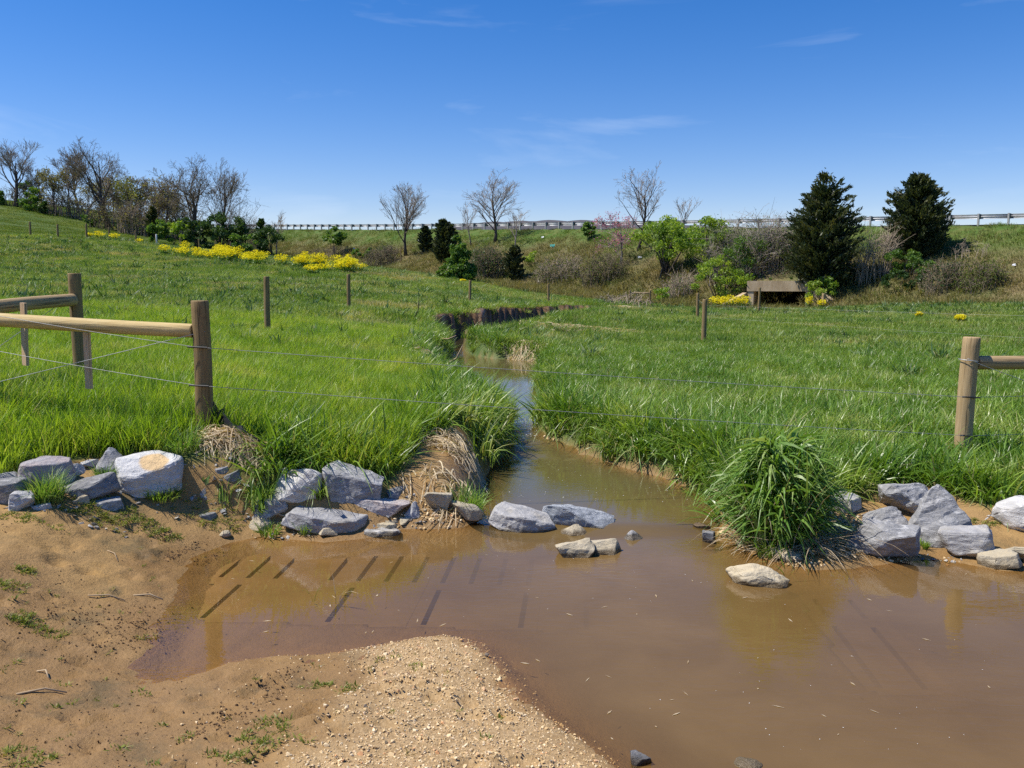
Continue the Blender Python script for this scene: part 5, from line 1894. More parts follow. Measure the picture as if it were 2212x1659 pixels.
bare_tree("olive-brown budding tree on the hillside edge", 92, 140, 362, (121, 466), 122, 5, 4, .2, .5, .55, (10, 5, 4, 2), .08, .10, .018, .16, (M_BARK, M_TWIGD), (1500, .12, L_BUD, 1.0), TG, "budding_tree")
bare_tree("grey-green budding tree behind the big dark trunk", 140, 222, 378, (182, 478), 121, 6, 4, .2, .5, .6, (10, 5, 4, 2), .08, .12, .018, .16, (M_BARKG, M_TWIG), (1300, .12, L_BUD, .95), TG, "budding_tree")
bare_tree("yellow-green budding tree with two slim stems", 254, 312, 382, (283, 505), 116, 7, 4, .22, .48, .6, (10, 5, 4, 2), .09, .10, .018, .15, (M_BARK, M_TWIGR), (2400, .12, L_YELL, .97), TG, "budding_tree")
bare_tree("slim grey tree with pale haze beside the yellow-green one", 290, 348, 378, (309, 508), 117, 8, 5, .25, .5, .62, KS, .09, .10, .016, .15, (M_BARKG, M_TWIG), (500, .16, L_BUD, .9), TG)
bare_tree("brownish thin tree in the gap before the dense dark one", 328, 392, 402, (357, 510), 114, 9, 5, .2, .52, .6, KS, .08, .12, .018, .13, (M_BARK, M_TWIGR), (500, .16, L_BUD, .9), TG)
bare_tree("dense dark bare tree with crooked crown above the evergreen bushes", 360, 474, 334, (424, 492), 112, 10, 5, .32, .74, .62, (11, 7, 5, 4, 2), .02, .14, .014, .26, (M_BARK, M_TWIGD), None, TG, ratio0=.62)
bare_tree("open bare tree leaning away from the dense dark one", 440, 534, 340, (468, 492), 110, 31, 5, .25, .66, .64, (10, 6, 5, 4, 2), .05, .10, .013, .22, (M_BARK, M_TWIGD), None, TG, ratio0=.62)
bare_tree("grey scrubby tree at the end of the hillside wood", 210, 262, 402, (246, 500), 120, 12, 5, .2, .55, .6, KS, .07, .13, .018, .14, (M_BARKG, M_TWIG), (350, .16, L_BUD, .9), TG)

bare_tree("oval bare tree standing alone at the foot of the road bank", 826, 917, 388, (877, 552), None, 13, 5, .22, .46, .60, (15, 6, 5, 3, 2), .09, .06, .009, .17, (M_BARK, M_TWIG))
bare_tree("rounded bare tree rising above the middle of the guard rail", 1013, 1122, 361, (1068, 524), None, 14, 5, .22, .52, .60, (15, 6, 5, 3, 2), .08, .07, .009, .16, (M_BARK, M_TWIG))
bare_tree("thin sapling close beside the rounded bare tree", 992, 1034, 432, (1017, 530), None, 15, 3, .3, .45, .6, (9, 5, 3), .08, .08, .012, .07, (M_BARKG, M_TWIG))
bare_tree("low thin sapling with brown stem between rounded tree and pale scree", 1088, 1142, 448, (1114, 536), None, 16, 3, .3, .5, .62, (9, 5, 4), .07, .10, .012, .08, (M_BARKG, M_TWIGR))
bare_tree("tall sparse bare tree with red buds above the pink redbud", 1336, 1433, 350, (1378, 540), None, 17, 5, .34, .60, .58, (13, 5, 4, 3, 2), .07, .08, .009, .13, (M_BARK, M_TWIG))
bare_tree("small bare sapling peeping over the guard rail by the fresh green shrub", 1452, 1508, 420, (1481, 520), None, 18, 3, .35, .5, .62, (9, 5, 4), .07, .09, .012, .08, (M_BARKG, M_TWIG))
bare_tree("thin grey shrub tree behind the guard rail end near the evergreens", 572, 618, 452, (596, 530), 112, 19, 3, .2, .5, .7, (8, 5, 4), .06, .14, .02, .09, (M_BARKG, M_TWIGR), None, TG)
bare_tree("redbud with pink blossom on the road bank", 1288, 1368, 458, (1342, 572), None, 20, 4, .12, .55, .72, (8, 5, 4, 2), .06, .12, .013, .10, (M_BARKG, M_TWIG), (1200, .065, L_PINK, 1.0), "bare trees along the road bank", "redbud_tree")


# ---- leafy shrubs and small trees
def shrub(name, label, x0, x1, ytop, ybase, m, seed, n=2200, size=.13, Y=None, lumps=16, stems=6, cat="shrub", group=None, stem_m=None, shape="dome", stem_frac=.35, dens=1.0, fill=.35):
    cx = (x0 + x1) / 2
    if Y is None: P = hit(cx, ybase)
    else:
        q = at(cx, ybase, Y); P = np.array([q[0], Y, tz(q[0], Y, False)])
    Y = P[1]
    Wd = (x1 - x0) / F * Y * 1.12
    H = (at(cx, ytop, Y)[2] - P[2]) * 1.04
    rg = np.random.default_rng(seed)
    root = empty(name, tuple(P), label, cat, group)
    # lump centres inside the outline
    C, S = [], []
    while len(C) < lumps:
        q = rg.uniform(-1, 1, 3)
        u_ = (q[2] + 1) / 2
        if shape == "cone": lim = 1.0 - .92 * max(u_ - .12, 0) / .88
        elif shape == "column": lim = .9 * math.sin(min(1, (u_ * 1.1 + .12)) * math.pi) ** .5 if u_ < .9 else .5
        else: lim = math.sqrt(max(0, 1 - (2 * max(u_, .25) - 1) ** 2)) * (1 if u_ > .2 else .8)
        r_ = math.hypot(q[0], q[1])
        if r_ > lim or (r_ < lim * fill and rg.random() < .7): continue
        zz = (stem_frac * .5 + (1 - stem_frac * .5) * u_) * H
        C.append((P[0] + q[0] * Wd * .44, P[1] + q[1] * Wd * .44, P[2] + zz * .94)); S.append(rg.uniform(.55, 1.2))
    C, S = np.array(C), np.array(S)
    ii = rg.choice(len(C), n, p=S ** 2 / (S ** 2).sum())
    sg = min(Wd, H) * .105 * (16 / lumps) ** .33
    d_ = rg.normal(0, 1, (n, 3))
    d_ /= np.linalg.norm(d_, axis=1)[:, None]
    d_ *= (rg.random(n) ** .45 * sg * 1.7 * S[ii])[:, None]
    d_[:, 2] *= .75
    v, f = leaf_cloud(n, rg, size, lambda k: C[ii] + d_)
    me = mesh_np("crown", v, f)
    lt = rg.random(len(C))
    fattr(me, "tint", np.repeat(np.clip(lt[ii] * .6 + rg.normal(.2, .18, n), 0, 1), 4))
    if stems:
        mb = MB()
        for k in range(stems):
            j = rg.integers(0, len(C))
            b0 = P + np.array([rg.normal(0, Wd * .04), rg.normal(0, Wd * .04), -.15])
            m1 = b0 * .5 + C[j] * .5 + np.array([rg.normal(0, Wd * .04), 0, H * .06])
            mb.tube([b0, m1, C[j]], [max(.02, H * .014), max(.015, H * .010), .01], 5)
        mb.build("trunk", stem_m or M_BARK, root, True)
    link_mesh("crown", me, m, root)
    return root


def cedar(label, x0, x1, ytop, ybase, seed, Y=None, nb=300, per=54, m=L_CED, wide=.42, size=.12, tips=3):
    cx = (x0 + x1) / 2
    P = hit(cx, ybase) if Y is None else np.array([at(cx, ybase, Y)[0], Y, tz(at(cx, ybase, Y)[0], Y, False)])
    Y = P[1]
    Wd = (x1 - x0) / F * Y; H = at(cx, ytop, Y)[2] - P[2]
    rg = np.random.default_rng(seed)
    root = empty("cedar_tree", tuple(P), label, "tree", "dark cedars on the road bank")
    mb = MB()
    mb.tube([P + np.array([0, 0, -.3]), P + np.array([0.05, 0, H * .5]), P + np.array([0, 0, H * .93])], [H * .028, H * .018, .02], 7)
    leads = [(rg.normal(0, Wd * .13), rg.normal(0, Wd * .10), 1 - .13 * k) for k in range(tips)]
    leads[0] = (0, 0, 1.0)
    cs, ds, ls, tn = [], [], [], []
    for b in range(nb):
        u_ = rg.random() ** .85
        lx, ly, lh = leads[rg.integers(0, tips)]
        zz = u_ * H * lh * .97
        a = rg.random() * 6.283
        rad = Wd * .5 * (np.interp(u_, [0, .12, wide, .68, .87, 1], [.55, .86, 1.0, .86, .55, .16])) * rg.uniform(.66, 1.12)
        rise = rg.uniform(.25, .75)
        L = rad / math.cos(math.atan(rise))
        dr = np.array([math.cos(a), math.sin(a), rise]); dr /= np.linalg.norm(dr)
        st = P + np.array([lx * u_, ly * u_, max(zz - rad * rise * .6, H * .03)])
        if b % 3 == 0: mb.tube([st, st + dr * L * .5, st + dr * L * .92], [.035, .02, .008], 3, cap=False)
        k = per
        s = rg.random(k) ** .55
        spread = .10 * Wd * (1.05 - s * .85)
        pos = st + dr * (L * s)[:, None] + rg.normal(0, 1, (k, 3)) * spread[:, None] * np.array([.55, .55, .45])
        dd = dr + rg.normal(0, .42, (k, 3)) + np.array([0, 0, .25])
        dd /= np.linalg.norm(dd, axis=1)[:, None]
        cs.append(pos); ds.append(dd); ls.append(size * (.7 + .9 * rg.random(k)) * (1.25 - .4 * s)); tn.append(np.clip(rg.normal(.3, .2) + rg.normal(0, .15, k) + .25 * s - .1, 0, 1))
    c = np.concatenate(cs); d_ = np.concatenate(ds); L = np.concatenate(ls)[:, None]; T = np.concatenate(tn)
    sd_ = np.cross(d_, rg.normal(0, 1, c.shape)); sd_ /= np.linalg.norm(sd_, axis=1)[:, None]
    v = np.stack([c - d_ * L, c + sd_ * L * .36, c + d_ * L * 1.2, c - sd_ * L * .36], 1).reshape(-1, 3)
    me = mesh_np("crown", v, np.arange(len(v)).reshape(-1, 4))
    fattr(me, "tint", np.repeat(T, 4))
    mb.build("trunk", M_BARK, root, True)
    link_mesh("crown", me, m, root)
    return root


cedar("big dark cedar above the culvert, broadest of the cedars", 1694, 1856, 368, 632, 51, None, 420, 60, tips=4)
cedar("dark cedar cut across by the guard rail end, with a pointed top", 1906, 2046, 374, 560, 52, None, 380, 56, tips=3)
cedar("slim dark cedar behind the bright conical tree", 903, 936, 488, 545, 53, None, 120, 40, tips=1, size=.14)
cedar("dark double-crowned cedar behind the bright conical tree", 930, 990, 474, 566, 54, None, 220, 46, tips=2, size=.15)
cedar("small dark cedar on the brown slope beyond the bright conical tree", 1088, 1136, 530, 606, 55, None, 150, 40, tips=1, size=.11)
cedar("tiny dark cedar standing in the hillside wood", 316, 346, 446, 512, 56, 112, 90, 36, tips=1, size=.18)
cedar("loose olive cedar at the end of the hillside wood", 553, 580, 472, 545, 57, 108, 110, 36, tips=1, size=.16, m=L_DEEP)

SG = "leafy shrubs on the road bank"
shrub("conical_tree", "bright green conical tree at the foot of the road bank", 944, 1032, 495, 608, L_MID, 61, 9000, .105, None, 130, 1, "tree", SG, None, "cone", .02)
shrub("young_tree", "young upright green tree just below the guard rail beside the redbud", 1258, 1292, 460, 516, L_MID, 62, 1300, .11, None, 14, 4, "tree", SG, None, "column", .2)
shrub("green_shrub", "round green shrub tree under the far part of the guard rail", 697, 745, 493, 556, L_MID, 63, 1500, .15, None, 16, 4, "shrub", SG, None, "dome", .95)
shrub("green_shrub", "large spreading lime-green shrub on the road bank", 1368, 1510, 468, 600, L_FRESH, 64, 6500, .10, None, 40, 14, "shrub", SG, None, "dome", .7)
shrub("green_shrub", "lime-green shrub reaching above the guard rail beside the large one", 1484, 1572, 462, 600, L_FRESH, 65, 3600, .09, None, 26, 10, "shrub", SG, None, "dome", .55)
shrub("green_shrub", "leafy green shrub overhanging the culvert wing wall", 1486, 1622, 556, 652, L_FRESH, 66, 4600, .08, None, 34, 10, "shrub", SG, None, "dome", .35)
shrub("green_shrub", "mid green tangle behind the culvert headwall shrub", 1556, 1668, 500, 616, L_MID, 67, 3800, .085, None, 34, 16, "shrub", SG, M_BARKG, "dome", .5)
shrub("green_shrub", "bright bush growing over the end of the culvert headwall", 1738, 1804, 598, 658, L_FRESH, 68, 2200, .07, None, 16, 6, "shrub", SG, None, "dome", .3)
shrub("green_shrub", "green shrub in front of the second cedar", 1908, 2010, 536, 606, L_MID, 69, 2600, .08, None, 26, 8, "shrub", SG, None, "dome", .4)
shrub("green_shrub", "low green bush at the foot of the second cedar's shrub", 1878, 1990, 585, 628, L_DEEP, 70, 1500, .08, None, 18, 6, "shrub", SG, None, "dome", .2)
shrub("green_shrub", "little lime bush on the toe of the bank near the two-post brace", 1408, 1448, 620, 658, L_FRESH, 71, 700, .07, None, 9, 4, "shrub", SG, None, "dome", .2)
shrub("green_shrub", "low leafy bush beneath the round green shrub tree", 756, 806, 530, 556, L_MID, 72, 900, .12, None, 12, 3, "shrub", SG, None, "dome", .2)
shrub("green_shrub", "small lime sapling bush beside the small dark cedar", 1132, 1162, 538, 575, L_FRESH, 73, 420, .085, None, 7, 3, "shrub", SG, None, "dome", .3)
HG = "bushes at the edge of the hillside wood"
shrub("green_bush", "big dark evergreen bush under the open bare tree", 440, 532, 460, 536, L_DEEP, 74, 3600, .17, 107, 34, 4, "bush", HG, None, "dome", .1)
shrub("green_bush", "dark evergreen bush under the dense dark tree", 384, 462, 466, 530, L_DEEP, 75, 2600, .17, 107, 26, 4, "bush", HG, None, "dome", .1)
shrub("green_bush", "fresh green bush on the edge of the wood by the fence", 318, 362, 470, 526, L_MID, 76, 1300, .17, 105, 16, 4, "bush", HG, None, "dome", .25)
shrub("green_bush", "yellow-green bush between fresh bush and dark evergreen", 352, 402, 474, 520, L_FRESH, 77, 900, .16, 106, 12, 4, "bush", HG, None, "dome", .2)
shrub("green_bush", "pale green conical tree behind the vase-shaped bare tree", 40, 76, 372, 440, L_MID, 78, 1100, .2, 128, 14, 2, "bush", HG, None, "cone", .1)
shrub("green_bush", "bright bush at the foot of the vase-shaped bare tree", 42, 84, 402, 446, L_MID, 79, 900, .2, 122, 12, 2, "bush", HG, None, "dome", .1)
shrub("green_bush", "leafy bush at the very end of the hillside wood", -20, 14, 402, 440, L_MID, 80, 700, .2, 124, 10, 2, "bush", HG, None, "dome", .1)
shrub("green_bush", "small round bush on the pale field edge", 176, 204, 460, 484, L_MID, 81, 420, .17, 116, 8, 2, "bush", HG, None, "dome", .1)
shrub("green_bush", "dark little bush beside the olive budding tree", 82, 106, 430, 458, L_DEEP, 82, 420, .18, 121, 8, 2, "bush", HG, None, "dome", .1)
shrub("green_bush", "green shrubs with bare stems by the end of the fence", 556, 616, 488, 546, L_DEEP, 83, 1500, .15, 106, 18, 8, "bush", HG, None, "dome", .5)
shrub("green_bush", "weedy green bush tucked behind the yellow flowers", 500, 560, 500, 545, L_MID, 84, 1100, .15, 104, 14, 4, "bush", HG, None, "dome", .1)


# ---- twiggy thickets
def thicket(label, x0, x1, ytop, ybase, seed, n=70, m=M_TWIG, Y=None, leaves=None, r=.012, lean=.55, group="twiggy thickets on the road bank", kids=5):
    cx = (x0 + x1) / 2
    P = hit(cx, ybase) if Y is None else np.array([at(cx, ybase, Y)[0], Y, tz(at(cx, ybase, Y)[0], Y, False)])
    Y = P[1]
    Wd = (x1 - x0) / F * Y; H = at(cx, ytop, Y)[2] - P[2]
    rg = np.random.default_rng(seed)
    root = empty("thicket", tuple(P), label, "thicket", group)
    mb = MB(); tips = []
    n = int(n * (1.0 if 'hillside' in group else 1.4))
    for k in range(n):
        a = rg.random() * 6.283
        b = np.array([P[0] + rg.uniform(-.42, .42) * Wd, P[1] + rg.uniform(-.25, .25) * Wd, 0])
        b[2] = tz(b[0], b[1], False) - .1
        h = H * rg.uniform(.45, 1.0) * (1 - .5 * (abs(b[0] - P[0]) / (Wd * .5)) ** 2)
        ln = lean * h * rg.uniform(.2, 1)
        dirv = np.array([math.cos(a), math.sin(a) * .7, 0])
        p1 = b + dirv * ln * .3 + np.array([0, 0, h * .55]); p2 = b + dirv * ln + np.array([0, 0, h]) ; p3 = p2 + dirv * ln * .4 + np.array([0, 0, -h * .05])
        mb.tube([b, p1, p2, p3], [r * 1.8, r * 1.3, r * .9, r * .5], 3, cap=False)
        for j in range(kids):
            t = rg.uniform(.3, 1)
            q = p1 * (1 - t) + p2 * t
            e_ = q + np.array([rg.normal(0, .16 * H), rg.normal(0, .16 * H), abs(rg.normal(.1, .12)) * H])
            mid_ = (q + e_) / 2 + rg.normal(0, .02 * H, 3)
            mb.tube([q, mid_, e_], [r * .9, r * .7, r * .45], 3, cap=False)
            tips.append(e_)
        tips.append(p2)
    two = mb.build("twigs", m, root)
    if leaves:
        k, size, lm = leaves
        T_ = np.array(tips)
        ii = rg.integers(0, len(T_), k)
        v, f = leaf_cloud(k, rg, size, lambda q: T_[ii] + rg.normal(0, size * 2.5, (q, 3)) - np.array([0, 0, 1]) * np.abs(rg.normal(0, .22 * H, (q, 1))))
        me = mesh_np("leaves", v, f); fattr(me, "tint", np.repeat(np.clip(rg.normal(.4, .25, k), 0, 1), 4))
        link_mesh("leaves", me, lm, two)
    return root


thicket("purplish brown bramble mound at the foot of the bank by the lone post", 786, 862, 528, 574, 91, 110, M_TWIGD, kids=6, leaves=(300, .08, L_DEEP))
thicket("grey-brown brush under the round green shrub tree", 668, 760, 530, 560, 92, 70, M_TWIGD)
thicket("brown brush below the pale scree beside the small cedar", 1150, 1260, 555, 606, 93, 120, M_TWIGR, leaves=(2000, .07, L_OLIVE))
thicket("dark brown brush under the redbud", 1250, 1352, 548, 608, 94, 120, M_TWIGD, leaves=(2000, .07, L_OLIVE))
thicket("dark brush between bright conical tree and small cedar", 1022, 1092, 526, 604, 95, 100, M_TWIGD, leaves=(1300, .10, L_DEEP))
thicket("tall grey bare thicket above the culvert beside the big cedar", 1596, 1716, 462, 606, 96, 120, M_TWIG, leaves=(2600, .065, L_OLIVE), lean=.45, r=.014, kids=7)
thicket("grey bare thicket behind the lime-green shrubs", 1520, 1620, 482, 600, 97, 80, M_TWIG, leaves=(2600, .07, L_OLIVE), lean=.5, r=.013, kids=6)
thicket("bare tangle between the two large cedars", 1840, 1930, 478, 606, 98, 60, M_TWIGR, lean=.4, r=.012, kids=5)
thicket("low brown brush on the slope past the second cedar", 2070, 2170, 565, 622, 99, 80, M_TWIGD, leaves=(1800, .07, L_OLIVE))
thicket("wiry brown brush at the toe of the bank past the second cedar", 1985, 2080, 560, 626, 100, 80, M_TWIGD, leaves=(900, .07, L_DEEP))
thicket("sparse dry stalks above the bank beyond the second cedar", 2040, 2130, 512, 560, 101, 22, M_TWIGR, lean=.3, r=.010, kids=2)
thicket("fallen pale branches on the toe of the bank near the two-post brace", 1300, 1420, 626, 660, 102, 40, M_TWIGR, lean=1.6, r=.014, kids=3)
thicket("brush screen over the culvert headwall", 1590, 1720, 572, 618, 103, 90, M_TWIGD, leaves=(900, .055, L_MID), lean=.9, r=.012, kids=5)
thicket("brown understory of the hillside wood below the tallest bare tree", 196, 300, 428, 496, 104, 100, M_TWIGD, 116, (300, .15, L_BUD), .02, .5, "twiggy thickets in the hillside wood", 6)
thicket("grey understory of the hillside wood behind the small round bush", 100, 206, 418, 474, 105, 110, M_TWIG, 123, (300, .15, L_BUD), .022, .5, "twiggy thickets in the hillside wood", 6)
thicket("pale brown understory of the wood beside the yellow-green tree", 256, 340, 434, 505, 106, 100, M_TWIGR, 114, (500, .15, L_BUD), .02, .5, "twiggy thickets in the hillside wood", 6)
thicket("brown thicket filling the wood behind the dense dark tree", 325, 440, 428, 508, 107, 120, M_TWIGR, 116, (900, .15, L_BUD), .02, .5, "twiggy thickets in the hillside wood", 6)
thicket("bare scrub by the guard rail where the wood ends", 518, 562, 462, 530, 108, 50, M_TWIGR, 112, None, .018, .5, "twiggy thickets in the hillside wood", 5)
thicket("thin scrub at the foot of the vase-shaped bare tree", 0, 110, 398, 446, 109, 90, M_TWIGD, 125, (200, .15, L_BUD), .02, .5, "twiggy thickets in the hillside wood", 5)
thicket("bare shrub standing above the evergreen bushes by the open tree", 468, 536, 420, 510, 110, 60, M_TWIGD, 109, None, .018, .5, "twiggy thickets in the hillside wood", 5)
thicket("weedy brown stems along the toe left of the culvert fence", 1430, 1500, 585, 645, 111, 60, M_TWIGR, leaves=(400, .06, L_MID))

shrub("green_shrub", "low weedy growth hanging over the culvert headwall", 1622, 1735, 590, 622, L_MID, 85, 1500, .06, 62.0, 22, 6, "shrub", SG, None, "dome", .05)
thicket("dry bramble on the bank just above the culvert", 1600, 1720, 560, 606, 112, 90, M_TWIGR, 63.5, (900, .06, L_BUD), .012, .8)

for i, (x0, x1, yt, px, yb, Y, lab) in enumerate(((126, 178, 352, 152, 474, 124, "pale slender tree behind the grey-green budding tree"), (262, 300, 396, 276, 503, 121, "slender grey tree behind the yellow-green budding tree"), (352, 412, 382, 384, 510, 118, "thin brown tree just behind the dense dark one"),
                                                 (196, 246, 376, 214, 490, 124, "thin grey tree close behind the tallest hillside tree"), (318, 362, 398, 338, 508, 119, "faint grey tree between slim grey tree and brownish thin tree"))):
    bare_tree(lab, x0, x1, yt, (px, yb), Y, 60 + i, 5, .18, .5, .6, KS, .08, .11, .015, .13, (M_BARKG, M_TWIG if i % 2 else M_TWIGR), (420, .13, L_BUD, .95), TG)

# ================================================================ tussock and separate grass clumps
def plain_blades(name, n, hmin, hmax, width, radius, lean, droop, segs, seed, m, loc, parent=None, stiff=1.6, sx=1.0, sy=1.0):
    rg = np.random.default_rng(seed)
    v, f, hg, bv = blades(n, hmin, hmax, width, radius, lean, droop, segs, rg, stiff)
    v = v * np.array([sx, sy, 1.0])
    v[:, 2] += terrain(loc[0] + v[:, 0] * .3, loc[1] + v[:, 1] * .3, False) - tz(loc[0], loc[1], False)
    me = mesh_np(name, v, f, smooth=True)
    fattr(me, "hgt", hg); fattr(me, "tint", bv); fattr(me, "bvar", bv)
    me.materials.append(m)
    o = bpy.data.objects.new(name, me)
    COL.objects.link(o)
    if parent is None: o.location = loc
    else: o.parent = parent
    return o


G_TUSS = foliage_mat("tussock_blades", (.10, .22, .030), (.185, .32, .05), (.34, .43, .15), .42, .03, .45, base_col=(.20, .20, .08))
G_CLUMP = foliage_mat("clump_blades", (.13, .26, .03), (.22, .36, .05), (.34, .42, .12), .42, .03, .38, base_col=(.22, .24, .07))
G_STRAW = foliage_mat("old_stalks", (.40, .30, .18), (.50, .40, .26), (.60, .51, .36), .2, .02, .6)

tp = hit(1676, 1165)
tp[2] -= .03
tus = empty("grass_tussock", tuple(tp), "big arching broad-bladed grass tussock at the water's edge", "grass")
rg = np.random.default_rng(301)
nL = 1900
th = rg.random(nL) * 6.283
u_ = rg.random(nL) ** .8                           # height up the mound
lobe = 1 + .22 * np.sin(th * 3 + 1) + .14 * np.sin(th * 5 + 4)
rr = lobe * np.interp(u_, [0, .3, .7, 1], [.30, .36, .30, .17]) * np.sqrt(.25 + .75 * rg.random(nL))
o_ = np.stack([np.cos(th) * rr * .88, np.sin(th) * rr * .85, .09 + u_ * (.60 + .12 * np.sin(th * 2 + .5))], -1)
az = th + rg.normal(0, 1.0, nL)
ln = rg.uniform(.13, .34, nL)
st = rg.uniform(.5, 1.5, nL)                     # starting steepness
S = np.linspace(0, 1, 7)
outw = ln[:, None] * (S[None] * np.cos(st)[:, None] + .42 * S[None] ** 2)
upw = ln[:, None] * (S[None] * np.sin(st)[:, None] - rg.uniform(.35, 1.25, nL)[:, None] * S[None] ** 2.2)
cxx = o_[:, :1] + np.cos(az)[:, None] * outw; cyy = o_[:, 1:2] + np.sin(az)[:, None] * outw; czz = o_[:, 2:] + upw
wd = (.0065 + .006 * rg.random(nL))[:, None] * np.clip(np.minimum(S * 5 + .45, (1 - S) * 2.2), .03, 1)[None]
tw = az + np.pi / 2 + rg.normal(0, .35, nL)
dz = wd * rg.normal(0, .5, nL)[:, None]
vL = np.stack([cxx - np.cos(tw)[:, None] * wd, cyy - np.sin(tw)[:, None] * wd, czz - dz], -1)
vR = np.stack([cxx + np.cos(tw)[:, None] * wd, cyy + np.sin(tw)[:, None] * wd, czz + dz], -1)
V = np.stack([vL, vR], 2).reshape(-1, 3)
i0 = (np.arange(nL) * 14)[:, None] + (np.arange(6) * 2)[None]
Fq = np.stack([i0, i0 + 1, i0 + 3, i0 + 2], -1).reshape(-1, 4)
me = mesh_np("blades", V, Fq, smooth=True)
fattr(me, "tint", np.repeat(np.clip(rg.normal(.4, .25, nL) + .15 * u_, 0, 1), 14)); fattr(me, "hgt", np.repeat(np.full(nL, 1.0), 14))
me.materials.append(G_TUSS)
o = bpy.data.objects.new("leaf_blades", me); COL.objects.link(o); o.parent = tus
plain_blades("stems", 460, .45, .98, .015, .26, .32, .55, 6, 302, G_TUSS, tuple(tp), tus, 1.4)
plain_blades("dead_blades", 90, .35, .85, .011, .28, .55, .8, 6, 305, G_STRAW, tuple(tp), tus, 1.5)
plain_blades("old_stalks", 200, .16, .34, .008, .20, 1.5, .95, 5, 304, G_STRAW, (tp[0] + .0, tp[1], tp[2]), tus, 1.1).location = (.22, -.10, .02)
plain_blades("old_stalks", 260, .10, .24, .009, .30, 1.7, .75, 5, 303, G_STRAW, tuple(tp), tus, 1.2)

TUFTS = [(100, 1082, .30, "bright grass clump between pinkish slab and long dark slab", 330, .11), (562, 1082, .26, "bright upright grass clump beside the speckled boulder", 260, .08), (692, 1075, .30, "narrow grass clump growing between the two big boulders", 120, .035),
         (662, 1148, .15, "bluish grass clump in the water before the largest slab", 150, .07), (585, 1152, .13, "low wet grass clump below the tan wedge", 120, .08), (1012, 1098, .26, "drooping grass clump at the foot of the sandy slip", 240, .12),
         (350, 1068, .16, "low grass clump along the front of the spotted boulder", 220, .14), (425, 1058, .20, "sparse grass clump on the mud beside the upright grey chip", 110, .06), (490, 1070, .22, "sparse grass clump beside the pale wedge-shaped stone", 90, .05),
         (395, 975, .30, "dark leafy grass clump at the foot of the brace post", 260, .13), (1520, 1068, .10, "flattened grass clump trailing on the water below the bank", 200, .16), (1660, 1200, .22, "short grass clump under the tussock at the water", 110, .08),
         (1785, 1085, .30, "grass clump over the grey and tan slab", 160, .1), (1990, 1180, .10, "tiny weed clump between the blue-grey boulders", 80, .05), (30, 1010, .28, "tall grass clump behind the outermost grey rock", 160, .1), (225, 1035, .16, "small grass clump between long dark slab and angular grey rock", 110, .06)]
for i, (px, py, h, lab, n_, r_) in enumerate(TUFTS):
    p = hit(px, py); p[2] -= .01
    wl_ = 1.9 if "flattened" in lab else .55
    o = plain_blades("grass_clump", n_, h * .45, h, .0075, r_, wl_, .6, 5, 320 + i, G_CLUMP if "bluish" not in lab and "dark" not in lab else G_TUSS, tuple(p))
    tag(o, lab, "grass", "grass clumps among the rocks")

# low weeds on the mud
M_WEED = foliage_mat("mud_weeds", (.17, .22, .045), (.25, .29, .06), (.30, .24, .10), .35, .01, .5, True, nscale=3)
WEED = [tuft_mesh("weed", 18, .006, .022, .0065, .026, 1.1, .5, 3, 800 + i, M_WEED) for i in range(4)]
px_, py_ = [], []
rg = np.random.default_rng(81)
for vx, vy, rx, ry, k in [(270, 1118, .42, .13, 260), (170, 1105, .35, .10, 120), (60, 1120, .3, .08, 50), (420, 1105, .35, .12, 60), (30, 1270, .07, .08, 26), (55, 1340, .09, .08, 40), (50, 1235, .07, .05, 22), (110, 1370, .08, .05, 20), (40, 1640, .14, .1, 40), (560, 1610, .12, .10, 30), (600, 1570, .1, .1, 22),
                          (510, 1640, .12, .05, 20), (690, 1480, .06, .05, 10), (900, 1440, .05, .05, 6), (330, 1380, .1, .06, 16), (760, 1490, .05, .05, 8), (2110, 1130, .2, .06, 40), (480, 1130, .15, .08, 30), (520, 1110, .18, .08, 40)]:
    c = hit(vx, vy); a_ = rg.random(k) * 6.28; r_ = np.sqrt(rg.random(k))
    px_.append(c[0] + rx * r_ * np.cos(a_)); py_.append(c[1] + ry * r_ * np.sin(a_))
x, y, rg = np.concatenate(px_), np.concatenate(py_), rg
xr2, yr2, _ = sample(-3.4, .3, 2.6, 6.6, 500, 83)
q = (bare_mask(xr2, yr2) > .7) & (sd_of(xr2, yr2) > .12)
x, y = np.r_[x, xr2[q][:150]], np.r_[y, yr2[q][:150]]
scatter("mud_weeds", "sparse low weeds and moss on the bare mud", np.stack([x, y, terrain(x, y) - .003], -1), rg.random(len(x)) * 6.28, .5 + .8 * rg.random(len(x)), rg.random(len(x)) * .7, WEED, tilt=.2, seed=84)

# broad-leaved weeds dotted through the meadow
M_DOCK = foliage_mat("meadow_weeds", (.055, .125, .040), (.11, .20, .06), (.20, .27, .11), .32, .02, .45, True, nscale=.6)
DOCK = [tuft_mesh("dock", 46, .08, .30, .045, .16, .9, .9, 3, 820 + i, M_DOCK, 1.3) for i in range(4)]
x, y, rg = sample(-46, 30, 14, 86, 16000, 85)
w_ = fbm(x * .22, y * .22, 90, 4, .6) + .10 * sstep(10, -10, x)
keep = in_view(x, y, .66) & (sd_of(x, y) > .5) & (toe_mask(x, y) < .3) & (rg.random(len(x)) < .04 + .8 * sstep(.52, .70, w_)) & clear_of_culvert(x, y)
x, y = x[keep], y[keep]
scatter("meadow_weeds", "dark leafy weeds dotted through the meadow", np.stack([x, y, terrain(x, y) - .02], -1), rg.random(len(x)) * 6.28, (.6 + .8 * rg.random(len(x))) * np.interp(y, [14, 80], [.8, 1.25]), rg.random(len(x)), DOCK, tilt=.2, seed=86)
M_SEED = foliage_mat("pale_stems", (.36, .31, .16), (.30, .30, .12), (.42, .38, .22), .35, .01, .5, True, nscale=.4)
